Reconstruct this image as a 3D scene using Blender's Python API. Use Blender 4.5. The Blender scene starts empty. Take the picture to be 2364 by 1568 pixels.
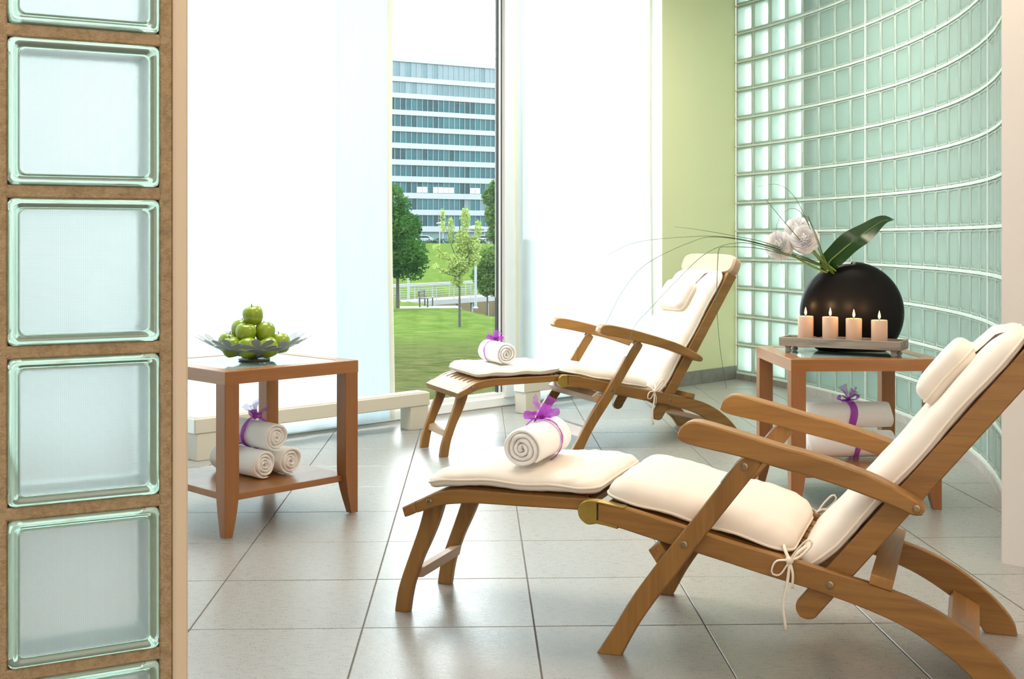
import bpy, bmesh, math, random
from mathutils import Vector, Matrix, noise
S = bpy.context.scene
R = math.radians
random.seed(7)
# ------------------------------------------------------------------ camera
F, CX, HY, CH = 2787.0, 1182.0, 550.0, 1.0
cam_d = bpy.data.cameras.new('camera'); cam = bpy.data.objects.new('camera', cam_d)
S.collection.objects.link(cam)
cam.location = (0, 0, CH); cam.rotation_euler = (R(90), 0, 0)
cam_d.sensor_width = 36; cam_d.lens = F / 2364 * 36
cam_d.shift_y = -(784 - HY) / 2364
cam_d.clip_start = 0.05; cam_d.clip_end = 900
S.camera = cam
# ------------------------------------------------------------------ world, lights, exposure
W = bpy.data.worlds.new('overcast_sky'); S.world = W; W.use_nodes = True
wn = W.node_tree.nodes; wl = W.node_tree.links
bg = wn['Background']; bg.inputs['Strength'].default_value = 8.5
tc = wn.new('ShaderNodeTexCoord'); sx = wn.new('ShaderNodeSeparateXYZ'); rp = wn.new('ShaderNodeValToRGB')
wl.new(tc.outputs['Generated'], sx.inputs[0]); wl.new(sx.outputs['Z'], rp.inputs[0]); wl.new(rp.outputs[0], bg.inputs[0])
rp.color_ramp.elements[0].position = 0.0; rp.color_ramp.elements[0].color = (.95, .975, 1, 1)
rp.color_ramp.elements[1].position = 0.6; rp.color_ramp.elements[1].color = (.86, .94, 1, 1)

def area(name, loc, size, power, color, rot=(0, 0, 0)):
    d = bpy.data.lights.new(name, 'AREA'); d.shape = 'RECTANGLE'; d.size, d.size_y = size
    d.energy = power; d.color = color
    o = bpy.data.objects.new(name, d); o.location = loc; o.rotation_euler = rot
    S.collection.objects.link(o); return o
area('ceiling_lamp_warm', (0.3, 0.2, 2.78), (2.4, 2.0), 36, (1, .86, .72))
area('ceiling_lamp_corner', (1.6, 3.4, 2.78), (1.0, 1.0), 45, (1, .84, .66))
area('ceiling_lamp_left', (-1.0, 0.9, 2.78), (.8, .8), 16, (1, .80, .60))
area('added_fill_back', (0.2, -2.7, 1.5), (4.5, 2.2), 74, (1, .91, .82), (R(90), 0, 0))  # soft fill added behind the camera; the back wall has no window
area('added_fill_far', (.9, 6.4, 2.78), (1.2, 1.2), 52, (1, .95, .84))  # fill added overhead to lift the green wall, no known fixture
area('added_fill_window', (-.9, 4.6, 2.78), (1.2, 1.2), 60, (1, .985, .96))  # fill added overhead to brighten the mullion post, no known fixture
area('ceiling_lamp_bath', (4.1, 5.6, 2.7), (1.2, 4.2), 150, (.92, 1, .99))
sun = bpy.data.lights.new('hazy_sun', 'SUN'); sun.energy = 1.2; sun.angle = R(12); sun.color = (1, .95, .85)
so = bpy.data.objects.new('hazy_sun', sun); so.rotation_euler = (R(38), 0, R(-40)); S.collection.objects.link(so)
S.view_settings.view_transform = 'Standard'; S.view_settings.look = 'None'
S.view_settings.gamma = 1; S.view_settings.use_curve_mapping = False
S.view_settings.exposure = 0.12
S.cycles.max_bounces = 10; S.cycles.diffuse_bounces = 5; S.cycles.glossy_bounces = 5
S.cycles.transmission_bounces = 8; S.cycles.transparent_max_bounces = 12
S.cycles.caustics_reflective = False; S.cycles.sample_clamp_indirect = 6
S.cycles.use_denoising = True

# ------------------------------------------------------------------ helpers
COL = S.collection
def tag(o, label=None, cat=None, group=None, kind=None):
    if label: o['label'] = label
    if cat: o['category'] = cat
    if group: o['group'] = group
    if kind: o['kind'] = kind
    return o
def thing(name, label, cat, loc=(0, 0, 0), rz=0, group=None, kind=None):
    o = bpy.data.objects.new(name, None); COL.objects.link(o); o.empty_display_size = .1
    o.location = loc; o.rotation_euler = (0, 0, rz)
    return tag(o, label, cat, group, kind)
def mesh(name, V, Fc, mats, parent=None, smooth=None, fm=None):
    m = bpy.data.meshes.new(name); m.from_pydata([tuple(v) for v in V], [], Fc)
    for q in (mats if isinstance(mats, (list, tuple)) else [mats]): m.materials.append(q)
    if fm: m.polygons.foreach_set('material_index', fm)
    bm = bmesh.new(); bm.from_mesh(m); bmesh.ops.recalc_face_normals(bm, faces=bm.faces); bm.to_mesh(m); bm.free()
    if smooth:
        m.polygons.foreach_set('use_smooth', [True] * len(m.polygons)); m.set_sharp_from_angle(angle=R(smooth))
    o = bpy.data.objects.new(name, m); COL.objects.link(o)
    if parent: o.parent = parent
    return o
def inst(name, data, parent=None, loc=(0, 0, 0), rz=0):
    o = bpy.data.objects.new(name, data); COL.objects.link(o); o.parent = parent
    o.location = loc; o.rotation_euler = (0, 0, rz); return o
class MB:
    def __init__(s): s.V = []; s.F = []
    def add(s, V, Fc, M=None):
        b = len(s.V); s.V += [(M @ Vector(v)) if M is not None else Vector(v) for v in V]
        s.F += [[i + b for i in f] for f in Fc]; return s
    def build(s, name, mat, parent=None, smooth=None): return mesh(name, s.V, s.F, mat, parent, smooth)
def loops(rings, close=True, caps=True):
    n = len(rings[0]); V = [p for r in rings for p in r]; Fc = []
    for i in range(len(rings) - 1):
        for j in range(n if close else n - 1):
            k = (j + 1) % n; Fc.append([i*n+j, i*n+k, (i+1)*n+k, (i+1)*n+j])
    if caps: Fc.append(list(range(n))[::-1]); Fc.append([(len(rings)-1)*n + j for j in range(n)])
    return V, Fc
def box(x0, x1, y0, y1, z0, z1, b=.003):
    x0, x1 = sorted((x0, x1)); y0, y1 = sorted((y0, y1)); z0, z1 = sorted((z0, z1))
    b = min(b, (x1-x0)/3, (y1-y0)/3, (z1-z0)/3)
    def ring(z, i):
        return [(x0+i+b, y0+i, z), (x1-i-b, y0+i, z), (x1-i, y0+i+b, z), (x1-i, y1-i-b, z),
                (x1-i-b, y1-i, z), (x0+i+b, y1-i, z), (x0+i, y1-i-b, z), (x0+i, y0+i+b, z)]
    return loops([ring(z0, b*.7), ring(z0+b, 0), ring(z1-b, 0), ring(z1, b*.7)])
def cr(pts, n, clu=False):
    P = [Vector(p) for p in pts]
    if len(P) == 2: Q = [P[0].lerp(P[1], i/(n-1)) for i in range(n)]; return Q
    E = [2*P[0]-P[1]] + P + [2*P[-1]-P[-2]]; D = []
    for i in range(1, len(E)-2):
        for k in range(12):
            t = k/12; a, b, c, d = E[i-1], E[i], E[i+1], E[i+2]
            D.append(.5*((2*b)+(c-a)*t+(2*a-5*b+4*c-d)*t*t+(3*b-a-3*c+d)*t**3))
    D.append(P[-1])
    L = [0]
    for i in range(1, len(D)): L.append(L[-1]+(D[i]-D[i-1]).length)
    out = []; j = 0
    for i in range(n):
        s = L[-1]*((1-math.cos(math.pi*i/(n-1)))/2 if clu else i/(n-1))
        while j < len(D)-2 and L[j+1] < s: j += 1
        seg = L[j+1]-L[j]; out.append(D[j].lerp(D[j+1], (s-L[j])/seg if seg > 1e-9 else 0))
    return out
def plank(top, bot, y0, y1, n=24, c=.003, clu=False):
    """board swept between an upper and a lower (s,z) outline, y0..y1 thick, chamfered"""
    T = cr([(a, b, 0) for a, b in top], n, clu); B = cr([(a, b, 0) for a, b in bot], n, clu); y0, y1 = sorted((y0, y1)); rings = []
    for t, b in zip(T, B):
        d = (b-t); L = d.length; cc = min(c, L/3); d = d/L if L > 1e-6 else Vector((0, -1, 0))
        t2 = t+d*cc; b2 = b-d*cc
        rings.append([(t2.x, y0, t2.y), (t.x, y0+c, t.y), (t.x, y1-c, t.y), (t2.x, y1, t2.y),
                      (b2.x, y1, b2.y), (b.x, y1-c, b.y), (b.x, y0+c, b.y), (b2.x, y0, b2.y)])
    return loops(rings)
def tube(pts, r, n=8, res=None, flat=1.0):
    P = cr(pts, res or len(pts)*4) if res != 0 else [Vector(p) for p in pts]
    rings = []; up = Vector((0, 0, 1))
    t0 = (P[1]-P[0]).normalized()
    a = t0.cross(up); a = a.normalized() if a.length > .05 else t0.cross(Vector((0, 1, 0))).normalized()
    for i, p in enumerate(P):
        t = (P[min(i+1, len(P)-1)]-P[max(i-1, 0)]).normalized()
        a = (a - t*a.dot(t)); a = a.normalized() if a.length > 1e-5 else t.orthogonal().normalized(); b = t.cross(a)
        rr = r(i/(len(P)-1)) if callable(r) else r
        rings.append([p+a*rr*math.cos(2*math.pi*k/n)+b*rr*flat*math.sin(2*math.pi*k/n) for k in range(n)])
    return loops(rings)
def lathe(prof, n=32, cx=0, cy=0):
    rings = [[(cx+r*math.cos(2*math.pi*k/n), cy+r*math.sin(2*math.pi*k/n), z) for k in range(n)] for r, z in prof]
    return loops(rings)
def rod(p, axis, r, L, n=14):
    p = Vector(p); a = Vector(axis).normalized(); u = a.orthogonal().normalized(); v = a.cross(u)
    prof = [(r, 0), (r, L*.7), (r*.8, L), (r*.45, L), (r*.40, L*.55), (.0006, L*.5)]
    return loops([[p+a*z+(u*math.cos(2*math.pi*k/n)+v*math.sin(2*math.pi*k/n))*q for k in range(n)] for q, z in prof])
def extrude_poly(poly, z0, z1):
    n = len(poly); return loops([[(x, y, z0) for x, y in poly], [(x, y, z1) for x, y in poly]])
def at(px, py, Y): return Vector(((px-CX)/F*Y, Y, CH-(py-HY)*Y/F))

# ------------------------------------------------------------------ materials
def nm(name):
    m = bpy.data.materials.new(name); m.use_nodes = True; nt = m.node_tree
    return m, nt, nt.nodes, nt.links, nt.nodes['Principled BSDF'], nt.nodes['Material Output']
def mixcol(nt, a, b, facsock):
    x = nt.nodes.new('ShaderNodeMix'); x.data_type = 'RGBA'
    x.inputs[6].default_value = (*a, 1); x.inputs[7].default_value = (*b, 1); nt.links.new(facsock, x.inputs[0]); return x.outputs[2]
def objco(nt, scale=(1, 1, 1), src='Object'):
    t = nt.nodes.new('ShaderNodeTexCoord'); mp = nt.nodes.new('ShaderNodeMapping'); mp.inputs['Scale'].default_value = scale
    nt.links.new(t.outputs[src], mp.inputs[0]); return mp.outputs[0]
def noisetex(nt, co, scale, detail=4, rough=.6, dist=0):
    n = nt.nodes.new('ShaderNodeTexNoise'); n.inputs['Scale'].default_value = scale; n.inputs['Detail'].default_value = detail
    n.inputs['Roughness'].default_value = rough; n.inputs['Distortion'].default_value = dist
    nt.links.new(co, n.inputs['Vector']); return n.outputs['Fac']
def ramp(nt, s, a, b):
    r = nt.nodes.new('ShaderNodeMapRange'); r.inputs[1].default_value = a; r.inputs[2].default_value = b
    nt.links.new(s, r.inputs[0]); return r.outputs[0]
def bump(nt, bsdf, h, strength, dist=.002):
    b = nt.nodes.new('ShaderNodeBump'); b.inputs['Strength'].default_value = strength; b.inputs['Distance'].default_value = dist
    nt.links.new(h, b.inputs['Height']); nt.links.new(b.outputs[0], bsdf.inputs['Normal'])
def pmat(name, c, rough=.5, metal=0, c2=None, nscale=8, stretch=(1, 1, 1), lo=.35, hi=.65, bscale=None, bstr=.2, bdist=.002, spec=.5, sheen=0, trans=0, src='Object'):
    m, nt, N, L, P, O = nm(name)
    P.inputs['Base Color'].default_value = (*c, 1); P.inputs['Roughness'].default_value = rough; P.inputs['Metallic'].default_value = metal
    P.inputs['Specular IOR Level'].default_value = spec; P.inputs['Sheen Weight'].default_value = sheen; P.inputs['Transmission Weight'].default_value = trans
    co = objco(nt, stretch, src)
    if c2: L.new(mixcol(nt, c, c2, ramp(nt, noisetex(nt, co, nscale), lo, hi)), P.inputs['Base Color'])
    if bscale: bump(nt, P, noisetex(nt, co, bscale, 3), bstr, bdist)
    return m
def wood(name, a, b, axis, rough=.42):
    st = [26, 26, 26]; st[axis] = 1.6
    m, nt, N, L, P, O = nm(name); co = objco(nt, tuple(st))
    n1 = noisetex(nt, co, 1.6, 6, .65, .8); st2 = [3, 3, 3]; st2[axis] = .8
    n2 = noisetex(nt, objco(nt, tuple(st2)), 1.5, 3)
    ad = N.new('ShaderNodeMath'); ad.operation = 'ADD'; L.new(n1, ad.inputs[0]); L.new(n2, ad.inputs[1])
    L.new(mixcol(nt, a, b, ramp(nt, ad.outputs[0], .72, 1.28)), P.inputs['Base Color'])
    P.inputs['Roughness'].default_value = rough; bump(nt, P, n1, .10, .001); return m
TK_A, TK_B = (.365, .178, .043), (.19, .084, .016)
teak = wood('teak_along', TK_A, TK_B, 0); teak_y = wood('teak_across', TK_A, TK_B, 1); teak_z = wood('teak_upright', TK_A, TK_B, 2)
teak_lit = wood('teak_lit', (.55, .38, .25), (.44, .28, .165), 1, .38)  # lit teak: gloss and top light on headrest and bars put into the colour
tb_x = wood('cherry_x', (.37, .155, .048), (.28, .108, .030), 0, .24); tb_y = wood('cherry_y', (.37, .155, .048), (.28, .108, .030), 1, .24)
tb_z = wood('cherry_z', (.34, .140, .044), (.26, .098, .028), 2, .38)
weathered = wood('weathered_grey_wood', (.42, .37, .31), (.10, .078, .062), 0, .85)
cushion_m = pmat('cream_canvas', (.79, .705, .62), .85, c2=(.755, .67, .58), nscale=3, bscale=900, bstr=.08, bdist=.0006, sheen=.1)
piping_m = pmat('cream_piping', (.80, .71, .60), .8)
terry = pmat('white_terry', (.94, .93, .91), .95, c2=(.90, .885, .86), nscale=260, bscale=420, bstr=.55, bdist=.002, sheen=.3)
brass = pmat('brass', (.52, .36, .10), .38, 1, c2=(.40, .26, .06), nscale=18)
steel = pmat('steel', (.62, .60, .57), .28, 1)
bolt_m = pmat('bolt_bronze', (.30, .22, .13), .4, 1)
bowl_m = pmat('brushed_tin', (.40, .40, .42), .36, .5)
white_paint = pmat('white_paint', (.90, .91, .91), .4)
aqua_m = pmat('aqua_bath_wall', (.66, .84, .82), .5)
jamb_m = pmat('jamb_white', (.86, .86, .83), .6)
green_wall = pmat('pale_green_plaster', (.68, .655, .385), .8, bscale=160, bstr=.12, bdist=.001)
wall_white = pmat('blush_plaster', (.70, .64, .585), .8, bscale=140, bstr=.08, bdist=.001)
beige_trim = pmat('beige_trim', (.57, .465, .335), .55)
mortar = pmat('brown_mortar', (.36, .262, .150), .95, c2=(.225, .155, .083), nscale=110, lo=.4, hi=.75, bscale=320, bstr=.7, bdist=.004)
ceil_m = pmat('ceiling_white', (.82, .81, .78), .9)
base_m = pmat('grey_stone', (.24, .225, .195), .6, c2=(.19, .175, .15), nscale=20)
base_pale = pmat('pale_stone', (.45, .42, .38), .6, c2=(.38, .355, .32), nscale=20)
rad_m = pmat('beige_enamel', (.62, .57, .47), .45); rad_top = pmat('grille', (.70, .69, .64), .4, .3)
black_rubber = pmat('black_gasket', (.02, .024, .026), .5)
grout = pmat('grout', (.30, .28, .25), .95, spec=.05)
def floor_mat():
    m, nt, N, L, P, O = nm('grey_porcelain'); co = objco(nt, (1, 1, 1), 'Object')
    n1 = noisetex(nt, objco(nt, (6, 22, 6)), 5, 8, .72); n2 = noisetex(nt, co, 260, 2)
    a = N.new('ShaderNodeMath'); a.operation = 'ADD'; L.new(n1, a.inputs[0]); L.new(n2, a.inputs[1])
    L.new(mixcol(nt, (.215, .202, .182), (.36, .345, .315), ramp(nt, a.outputs[0], .7, 1.3)), P.inputs['Base Color'])
    r = N.new('ShaderNodeMapRange'); r.inputs[1].default_value = .6; r.inputs[2].default_value = 1.4; r.inputs[3].default_value = .20; r.inputs[4].default_value = .44
    L.new(a.outputs[0], r.inputs[0]); L.new(r.outputs[0], P.inputs['Roughness'])
    P.inputs['Specular IOR Level'].default_value = .9
    bump(nt, P, a.outputs[0], .18, .0012); return m
floor_m = floor_mat()
def fabric_mat(name, c, wt, wp):
    """translucent cloth: wt translucent share, wp open weave share"""
    m, nt, N, L, P, O = nm(name); N.remove(P)
    d = N.new('ShaderNodeBsdfDiffuse'); t = N.new('ShaderNodeBsdfTranslucent'); tr = N.new('ShaderNodeBsdfTransparent')
    co = objco(nt, (1, 1, 1)); n = noisetex(nt, objco(nt, (60, 60, 3)), 1, 2)
    cs = mixcol(nt, c, tuple(v*.97 for v in c), ramp(nt, n, .35, .65))
    L.new(cs, d.inputs[0]); L.new(cs, t.inputs[0])
    a = N.new('ShaderNodeMixShader'); a.inputs[0].default_value = wt; L.new(d.outputs[0], a.inputs[1]); L.new(t.outputs[0], a.inputs[2])
    b = N.new('ShaderNodeMixShader'); b.inputs[0].default_value = wp; L.new(a.outputs[0], b.inputs[1]); L.new(tr.outputs[0], b.inputs[2])
    L.new(b.outputs[0], O.inputs[0]); return m
curtain_m = fabric_mat('sheer_white', (.70, .785, .815), .72, .04)
hem_m = fabric_mat('curtain_hem', (.80, .74, .60), .45, 0)
organza = fabric_mat('purple_organza', (.46, .045, .56), .4, .22)
organza_p = fabric_mat('purple_organza_single', (.50, .12, .62), .5, .5)
def thin_glass(name, tint, refl=1.0, ior=1.5, rough=0):
    m, nt, N, L, P, O = nm(name); N.remove(P)
    t = N.new('ShaderNodeBsdfTransparent'); t.inputs[0].default_value = (*tint, 1)
    g = N.new('ShaderNodeBsdfGlossy'); g.inputs['Roughness'].default_value = rough; f = N.new('ShaderNodeFresnel'); f.inputs[0].default_value = ior
    x = N.new('ShaderNodeMixShader'); L.new(f.outputs[0], x.inputs[0]); L.new(t.outputs[0], x.inputs[1]); L.new(g.outputs[0], x.inputs[2]); L.new(x.outputs[0], O.inputs[0]); return m
pane_m = thin_glass('window_glass', (.93, .97, .96), ior=1.3)
tabletop_glass = thin_glass('tabletop_glass_u', (.62, .76, .70), ior=1.75)
tabletop_glass = pmat('tabletop_glass', (.34, .44, .41), .03, spec=.8)
def blockglass(name, dif, tra, wt, wg, rough=.15, bumpgrid=False, refr=0):
    m, nt, N, L, P, O = nm(name); N.remove(P)
    d = N.new('ShaderNodeBsdfDiffuse'); d.inputs[0].default_value = (*dif, 1)
    t = N.new('ShaderNodeBsdfTranslucent'); t.inputs[0].default_value = (*tra, 1)
    g = N.new('ShaderNodeBsdfGlossy'); g.inputs['Roughness'].default_value = rough
    a = N.new('ShaderNodeMixShader'); a.inputs[0].default_value = wt; L.new(d.outputs[0], a.inputs[1]); L.new(t.outputs[0], a.inputs[2]); top = a
    if refr:
        r = N.new('ShaderNodeBsdfRefraction'); r.inputs[0].default_value = (*tra, 1); r.inputs['Roughness'].default_value = .45; r.inputs['IOR'].default_value = 1.12
        a2 = N.new('ShaderNodeMixShader'); a2.inputs[0].default_value = refr; L.new(a.outputs[0], a2.inputs[1]); L.new(r.outputs[0], a2.inputs[2]); top = a2
    x = N.new('ShaderNodeMixShader'); L.new(top.outputs[0], x.inputs[1]); L.new(g.outputs[0], x.inputs[2])
    f = N.new('ShaderNodeLayerWeight'); f.inputs[0].default_value = wg; L.new(f.outputs['Fresnel'], x.inputs[0])
    if bumpgrid:
        s = N.new('ShaderNodeSeparateXYZ'); L.new(objco(nt), s.inputs[0]); o = []
        for ax in 'XZ':
            w = N.new('ShaderNodeMath'); w.operation = 'MULTIPLY'; w.inputs[1].default_value = 2*math.pi/.0023; L.new(s.outputs[ax], w.inputs[0])
            q = N.new('ShaderNodeMath'); q.operation = 'SINE'; L.new(w.outputs[0], q.inputs[0]); o.append(q)
        mm = N.new('ShaderNodeMath'); mm.operation = 'MAXIMUM'; L.new(o[0].outputs[0], mm.inputs[0]); L.new(o[1].outputs[0], mm.inputs[1])
        b = N.new('ShaderNodeBump'); b.inputs['Strength'].default_value = .5; b.inputs['Distance'].default_value = .0006; L.new(mm.outputs[0], b.inputs['Height'])
        for q in (d, t, g): L.new(b.outputs[0], q.inputs['Normal'])
        cs = mixcol(nt, tuple(v*.84 for v in tra), tra, ramp(nt, mm.outputs[0], -.6, .6)); L.new(cs, t.inputs[0]); L.new(cs, r.inputs[0] if refr else d.inputs[0])
    L.new(x.outputs[0], O.inputs[0]); return m
blk_panel = blockglass('teal_block_panel', (.60, .72, .675), (.92, .965, .935), .5, .10, .2, False, .55)
blk_rim = blockglass('teal_block_rim', (.56, .69, .59), (.68, .81, .70), .4, .25, .08)
near_panel = blockglass('frosted_block_panel', (.94, .96, .95), (.97, .98, .975), .92, .05, .25, True, .84)
def glass(name, c, rough=.02, ior=1.5):
    m, nt, N, L, P, O = nm(name); P.inputs['Base Color'].default_value = (*c, 1); P.inputs['Roughness'].default_value = rough
    P.inputs['Transmission Weight'].default_value = .72; P.inputs['IOR'].default_value = ior; return m
near_rim = glass('pale_green_glass', (.64, .87, .74), .05)
joint_m = pmat('white_joint', (.60, .66, .62), .35)
joint_dark = pmat('grey_joint', (.36, .37, .33), .5)
black_vase = pmat('black_lacquer', (.005, .0045, .0045), .40, spec=.12)
wax = pmat('candle_wax', (.66, .43, .31), .5, c2=(.63, .46, .32), nscale=14)
_p = wax.node_tree.nodes['Principled BSDF']; _p.inputs['Subsurface Weight'].default_value = .5; _p.inputs['Subsurface Radius'].default_value = (.02, .01, .005)
def emit(name, c, s):
    m, nt, N, L, P, O = nm(name); P.inputs['Emission Color'].default_value = (*c, 1); P.inputs['Emission Strength'].default_value = s; P.inputs['Base Color'].default_value = (*c, 1); return m
flame_m = emit('candle_flame', (1, .66, .24), 7)
wick_m = pmat('wick', (.03, .025, .02), .9)
apple_m = pmat('green_apple', (.19, .28, .010), .22, c2=(.27, .35, .025), nscale=24)
stem_brown = pmat('apple_stem', (.10, .065, .03), .8)
leaf_m = pmat('deep_green_leaf', (.010, .042, .009), .22, c2=(.018, .062, .012), nscale=10)
rib_m = pmat('leaf_midrib', (.14, .27, .05), .4)
stalk_m = pmat('flower_stalk', (.13, .26, .045), .5)
blade_m = pmat('grass_blade', (.055, .13, .028), .5)
petal_m = pmat('blush_petal', (.97, .93, .945), .7, c2=(.98, .965, .92), nscale=20, sheen=.2)
petal_m.node_tree.nodes['Principled BSDF'].inputs['Subsurface Weight'].default_value = .75
petal_m.node_tree.nodes['Principled BSDF'].inputs['Subsurface Radius'].default_value = (.02, .018, .018)
# ================================================================== SETTING
CEIL = 2.85
W0 = Vector((-1.121, 6.139)); WD = Vector((.716, .698)); WN = Vector((-.698, .716)); WRZ = math.atan2(.698, .716)
def wpt(q, y=0): p = W0 + WD*q + WN*y; return (p.x, p.y)
J1 = wpt(2.815); J0 = (.996, 8.0); K = (1.592, 8.591)
ARC_A, ARC_K = -1.1175, -.18751
arc = [K]; heads = []
_x, _y, _a = K[0], K[1], ARC_A
for i in range(21):
    heads.append(_a + ARC_K*.1)
    for j in range(20):
        _x += .01*math.cos(_a); _y += .01*math.sin(_a); _a += ARC_K*.01
    arc.append((_x, _y))
def arcpt(i, off=0):
    a = ARC_A + ARC_K*.2*i; p = arc[i]; return (p[0]-math.sin(a)*off, p[1]+math.cos(a)*off)
PIL0 = (1.507, 3.716); PIL1 = (3.27, 1.953)
def struct(o, label, cat): return tag(o, label, cat, kind='structure')

# ---- floor with tiles
floor_poly = [(-5.9, -3.1), (5.1, -3.1), (5.1, 8.95), (4.85, 8.80), (2.02, 7.88), (1.80, 8.60), wpt(3.55, .02), wpt(2.815, .1), wpt(-6.6, .1)]
V, Fc = extrude_poly(floor_poly, -.12, -.005)
floor = struct(mesh('floor', V, Fc, grout), 'large grey porcelain floor tiles with thin joints across the room', 'floor')
e1 = Vector((.9996, .0294)); e2 = Vector((-.0294, .9996)); G = Vector((-.383, 3.096)); TS = .441
def clip(poly, p, n):
    out = []
    for i in range(len(poly)):
        a, b = poly[i], poly[(i+1) % len(poly)]; da, db = (a-p).dot(n), (b-p).dot(n)
        if da <= 0: out.append(a)
        if da*db < 0: out.append(a.lerp(b, da/(da-db)))
    return out
tiledata = None
for j in range(-6, 15):
    for i in range(-9, 8):
        c = G + e1*(TS*(i+.5)) + e2*(TS*(j+.5))
        if c.x < -.46*c.y-1.2 or c.x > .44*c.y+1.0: continue
        g = .0017
        pl = [G+e1*(TS*i+g)+e2*(TS*j+g), G+e1*(TS*(i+1)-g)+e2*(TS*j+g), G+e1*(TS*(i+1)-g)+e2*(TS*(j+1)-g), G+e1*(TS*i+g)+e2*(TS*(j+1)-g)]
        base = list(pl); q = (c-W0).dot(WD)
        qmax = max((p-W0).dot(WD) for p in pl)
        if qmax > 2.83: pl = clip(pl, Vector(J0), Vector((-.703, .711)))
        else: pl = clip(pl, W0, WN)
        if c.y > 3.75:
            for k in range(0, 21):
                if len(pl) < 3: break
                a = Vector(arc[k]); h = heads[k]; pl = clip(pl, a, Vector((-math.sin(h), math.cos(h))))
        else: pl = clip(pl, Vector(PIL0), Vector((.707, .707)))
        if len(pl) < 3: continue
        if len(pl) == 4 and all((a-b).length < 1e-6 for a, b in zip(pl, base)):
            if tiledata is None:
                L = TS-2*g; ch = .0012
                V, Fc = loops([[(0, 0, -.006), (L, 0, -.006), (L, L, -.006), (0, L, -.006)], [(0, 0, -ch), (L, 0, -ch), (L, L, -ch), (0, L, -ch)],
                               [(ch, ch, 0), (L-ch, ch, 0), (L-ch, L-ch, 0), (ch, L-ch, 0)]])
                o = mesh('tile', V, Fc, floor_m, floor); tiledata = o.data
            else: o = inst('tile', tiledata, floor)
            o.location = (base[0].x, base[0].y, random.uniform(-.0004, .0002)); o.rotation_euler = (0, 0, math.atan2(.0294, .9996))
        else:
            V, Fc = extrude_poly([(p.x, p.y) for p in pl], -.006, 0); mesh('tile', V, Fc, floor_m, floor)
# ---- ceiling and outer shell
V, Fc = extrude_poly(floor_poly, CEIL, CEIL+.15); struct(mesh('ceiling', V, Fc, ceil_m), 'plain white ceiling over the room, above the picture', 'ceiling')
def wallbox(name, a, b, th, z0, z1, m, label, out=True):
    a = Vector(a); b = Vector(b); d = (b-a).normalized(); n = Vector((-d.y, d.x))*th
    V, Fc = extrude_poly([tuple(a), tuple(b), tuple(b+n), tuple(a+n)], z0, z1)
    return struct(mesh(name, V, Fc, m), label, 'wall')
wallbox('wall_back', (-5.9, -3.0), (3.4, -3.0), -.1, -.1, CEIL, wall_white, 'blush wall behind the viewer')
wallbox('wall_left', (-5.78, 1.55), (-5.78, -3.0), -.1, -.1, CEIL, wall_white, 'blush wall at the left end of the room')
wallbox('wall_side', (3.35, -3.0), (3.35, 1.9), -.1, -.1, CEIL, wall_white, 'blush wall at the right, outside the picture')
V, Fc = extrude_poly([PIL0, PIL1, (3.6, 2.3), (2.15, 4.46), (1.87, 4.46), (1.70, 3.95)], 0, CEIL)
struct(mesh('wall_right', V, Fc, wall_white), 'plain blush wall edge at the right side of the picture', 'wall')
wallbox('wall_bath', (3.6, 2.3), (5.0, 2.3), -.1, -.1, CEIL, aqua_m, 'pale aqua wall of the room behind the glass blocks')
wallbox('wall_bath_side', (5.0, 2.3), (5.0, 8.9), -.1, -.1, CEIL, aqua_m, 'pale aqua far wall of the room behind the glass blocks')
p4 = arcpt(4, .095); p4b = (p4[0]+2.95, p4[1]+.25)
wallbox('wall_partition', p4, p4b, -.12, -.1, CEIL, aqua_m, 'pale aqua cross wall meeting the back of the glass blocks')
# ---- green wall + baseboard + jamb
gw = [J0, K, (K[0]-.21, K[1]+.215), (J0[0]-.21, J0[1]+.215)]
V, Fc = extrude_poly(gw, 0, CEIL); struct(mesh('wall_far', V, Fc, green_wall), 'pale yellow-green plaster wall between window and glass blocks', 'wall')
bb = thing('baseboard_far', 'dark grey stone baseboard under the pale green wall', 'baseboard', (J0[0], J0[1], 0), math.atan2(K[1]-J0[1], K[0]-J0[0])); bb['kind'] = 'structure'
for a, b in ((0, .42), (.423, .836)):
    V, Fc = box(a, b, -.012, -.0005, 0, .094, .002); mesh('base_tile', V, Fc, base_m, bb)
V, Fc = extrude_poly([(J0[0]-.004, J0[1]-.002), (J0[0], J0[1]), (J0[0]-.25, J0[1]+.256), (J0[0]-.256, J0[1]+.250)], 0, CEIL)
struct(mesh('trim_1', V, Fc, jamb_m), 'white window reveal at the edge of the green wall', 'trim')
# ---- glass block wall
gwall = thing('wall_glass', 'curved wall of pale teal glass blocks in white joints', 'wall', kind='structure')
def block_mesh(name, w, h, d, mats):
    def rr(i, y, r=.012):
        x, z = w/2-i, h/2-i; r = max(.003, r-i*.4)
        return [(-x+r, y, -z), (x-r, y, -z), (x, y, -z+r), (x, y, z-r), (x-r, y, z), (-x+r, y, z), (-x, y, z-r), (-x, y, -z+r)]
    fr = loops([rr(.0135, d-.004), rr(.0135, .006), rr(.0125, .0015), rr(.009, 0), rr(.004, .001), rr(0, .006), rr(0, d), rr(.012, d)], caps=False)
    pf = loops([rr(.0130, .010), rr(.0130, .004), rr(.018, .0015), rr(.034, .001)]); pb = loops([rr(.0130, d-.008), rr(.0130, d-.002)])
    V = []; Fc = []; fm = []
    for (v, q), mi in ((fr, 0), (pf, 1), (pb, 1)):
        b0 = len(V); V += v; Fc += [[i+b0 for i in f] for f in q]; fm += [mi]*len(q)
    o = mesh(name, V, Fc, mats, gwall, 35, fm); return o
bdat = None
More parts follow.
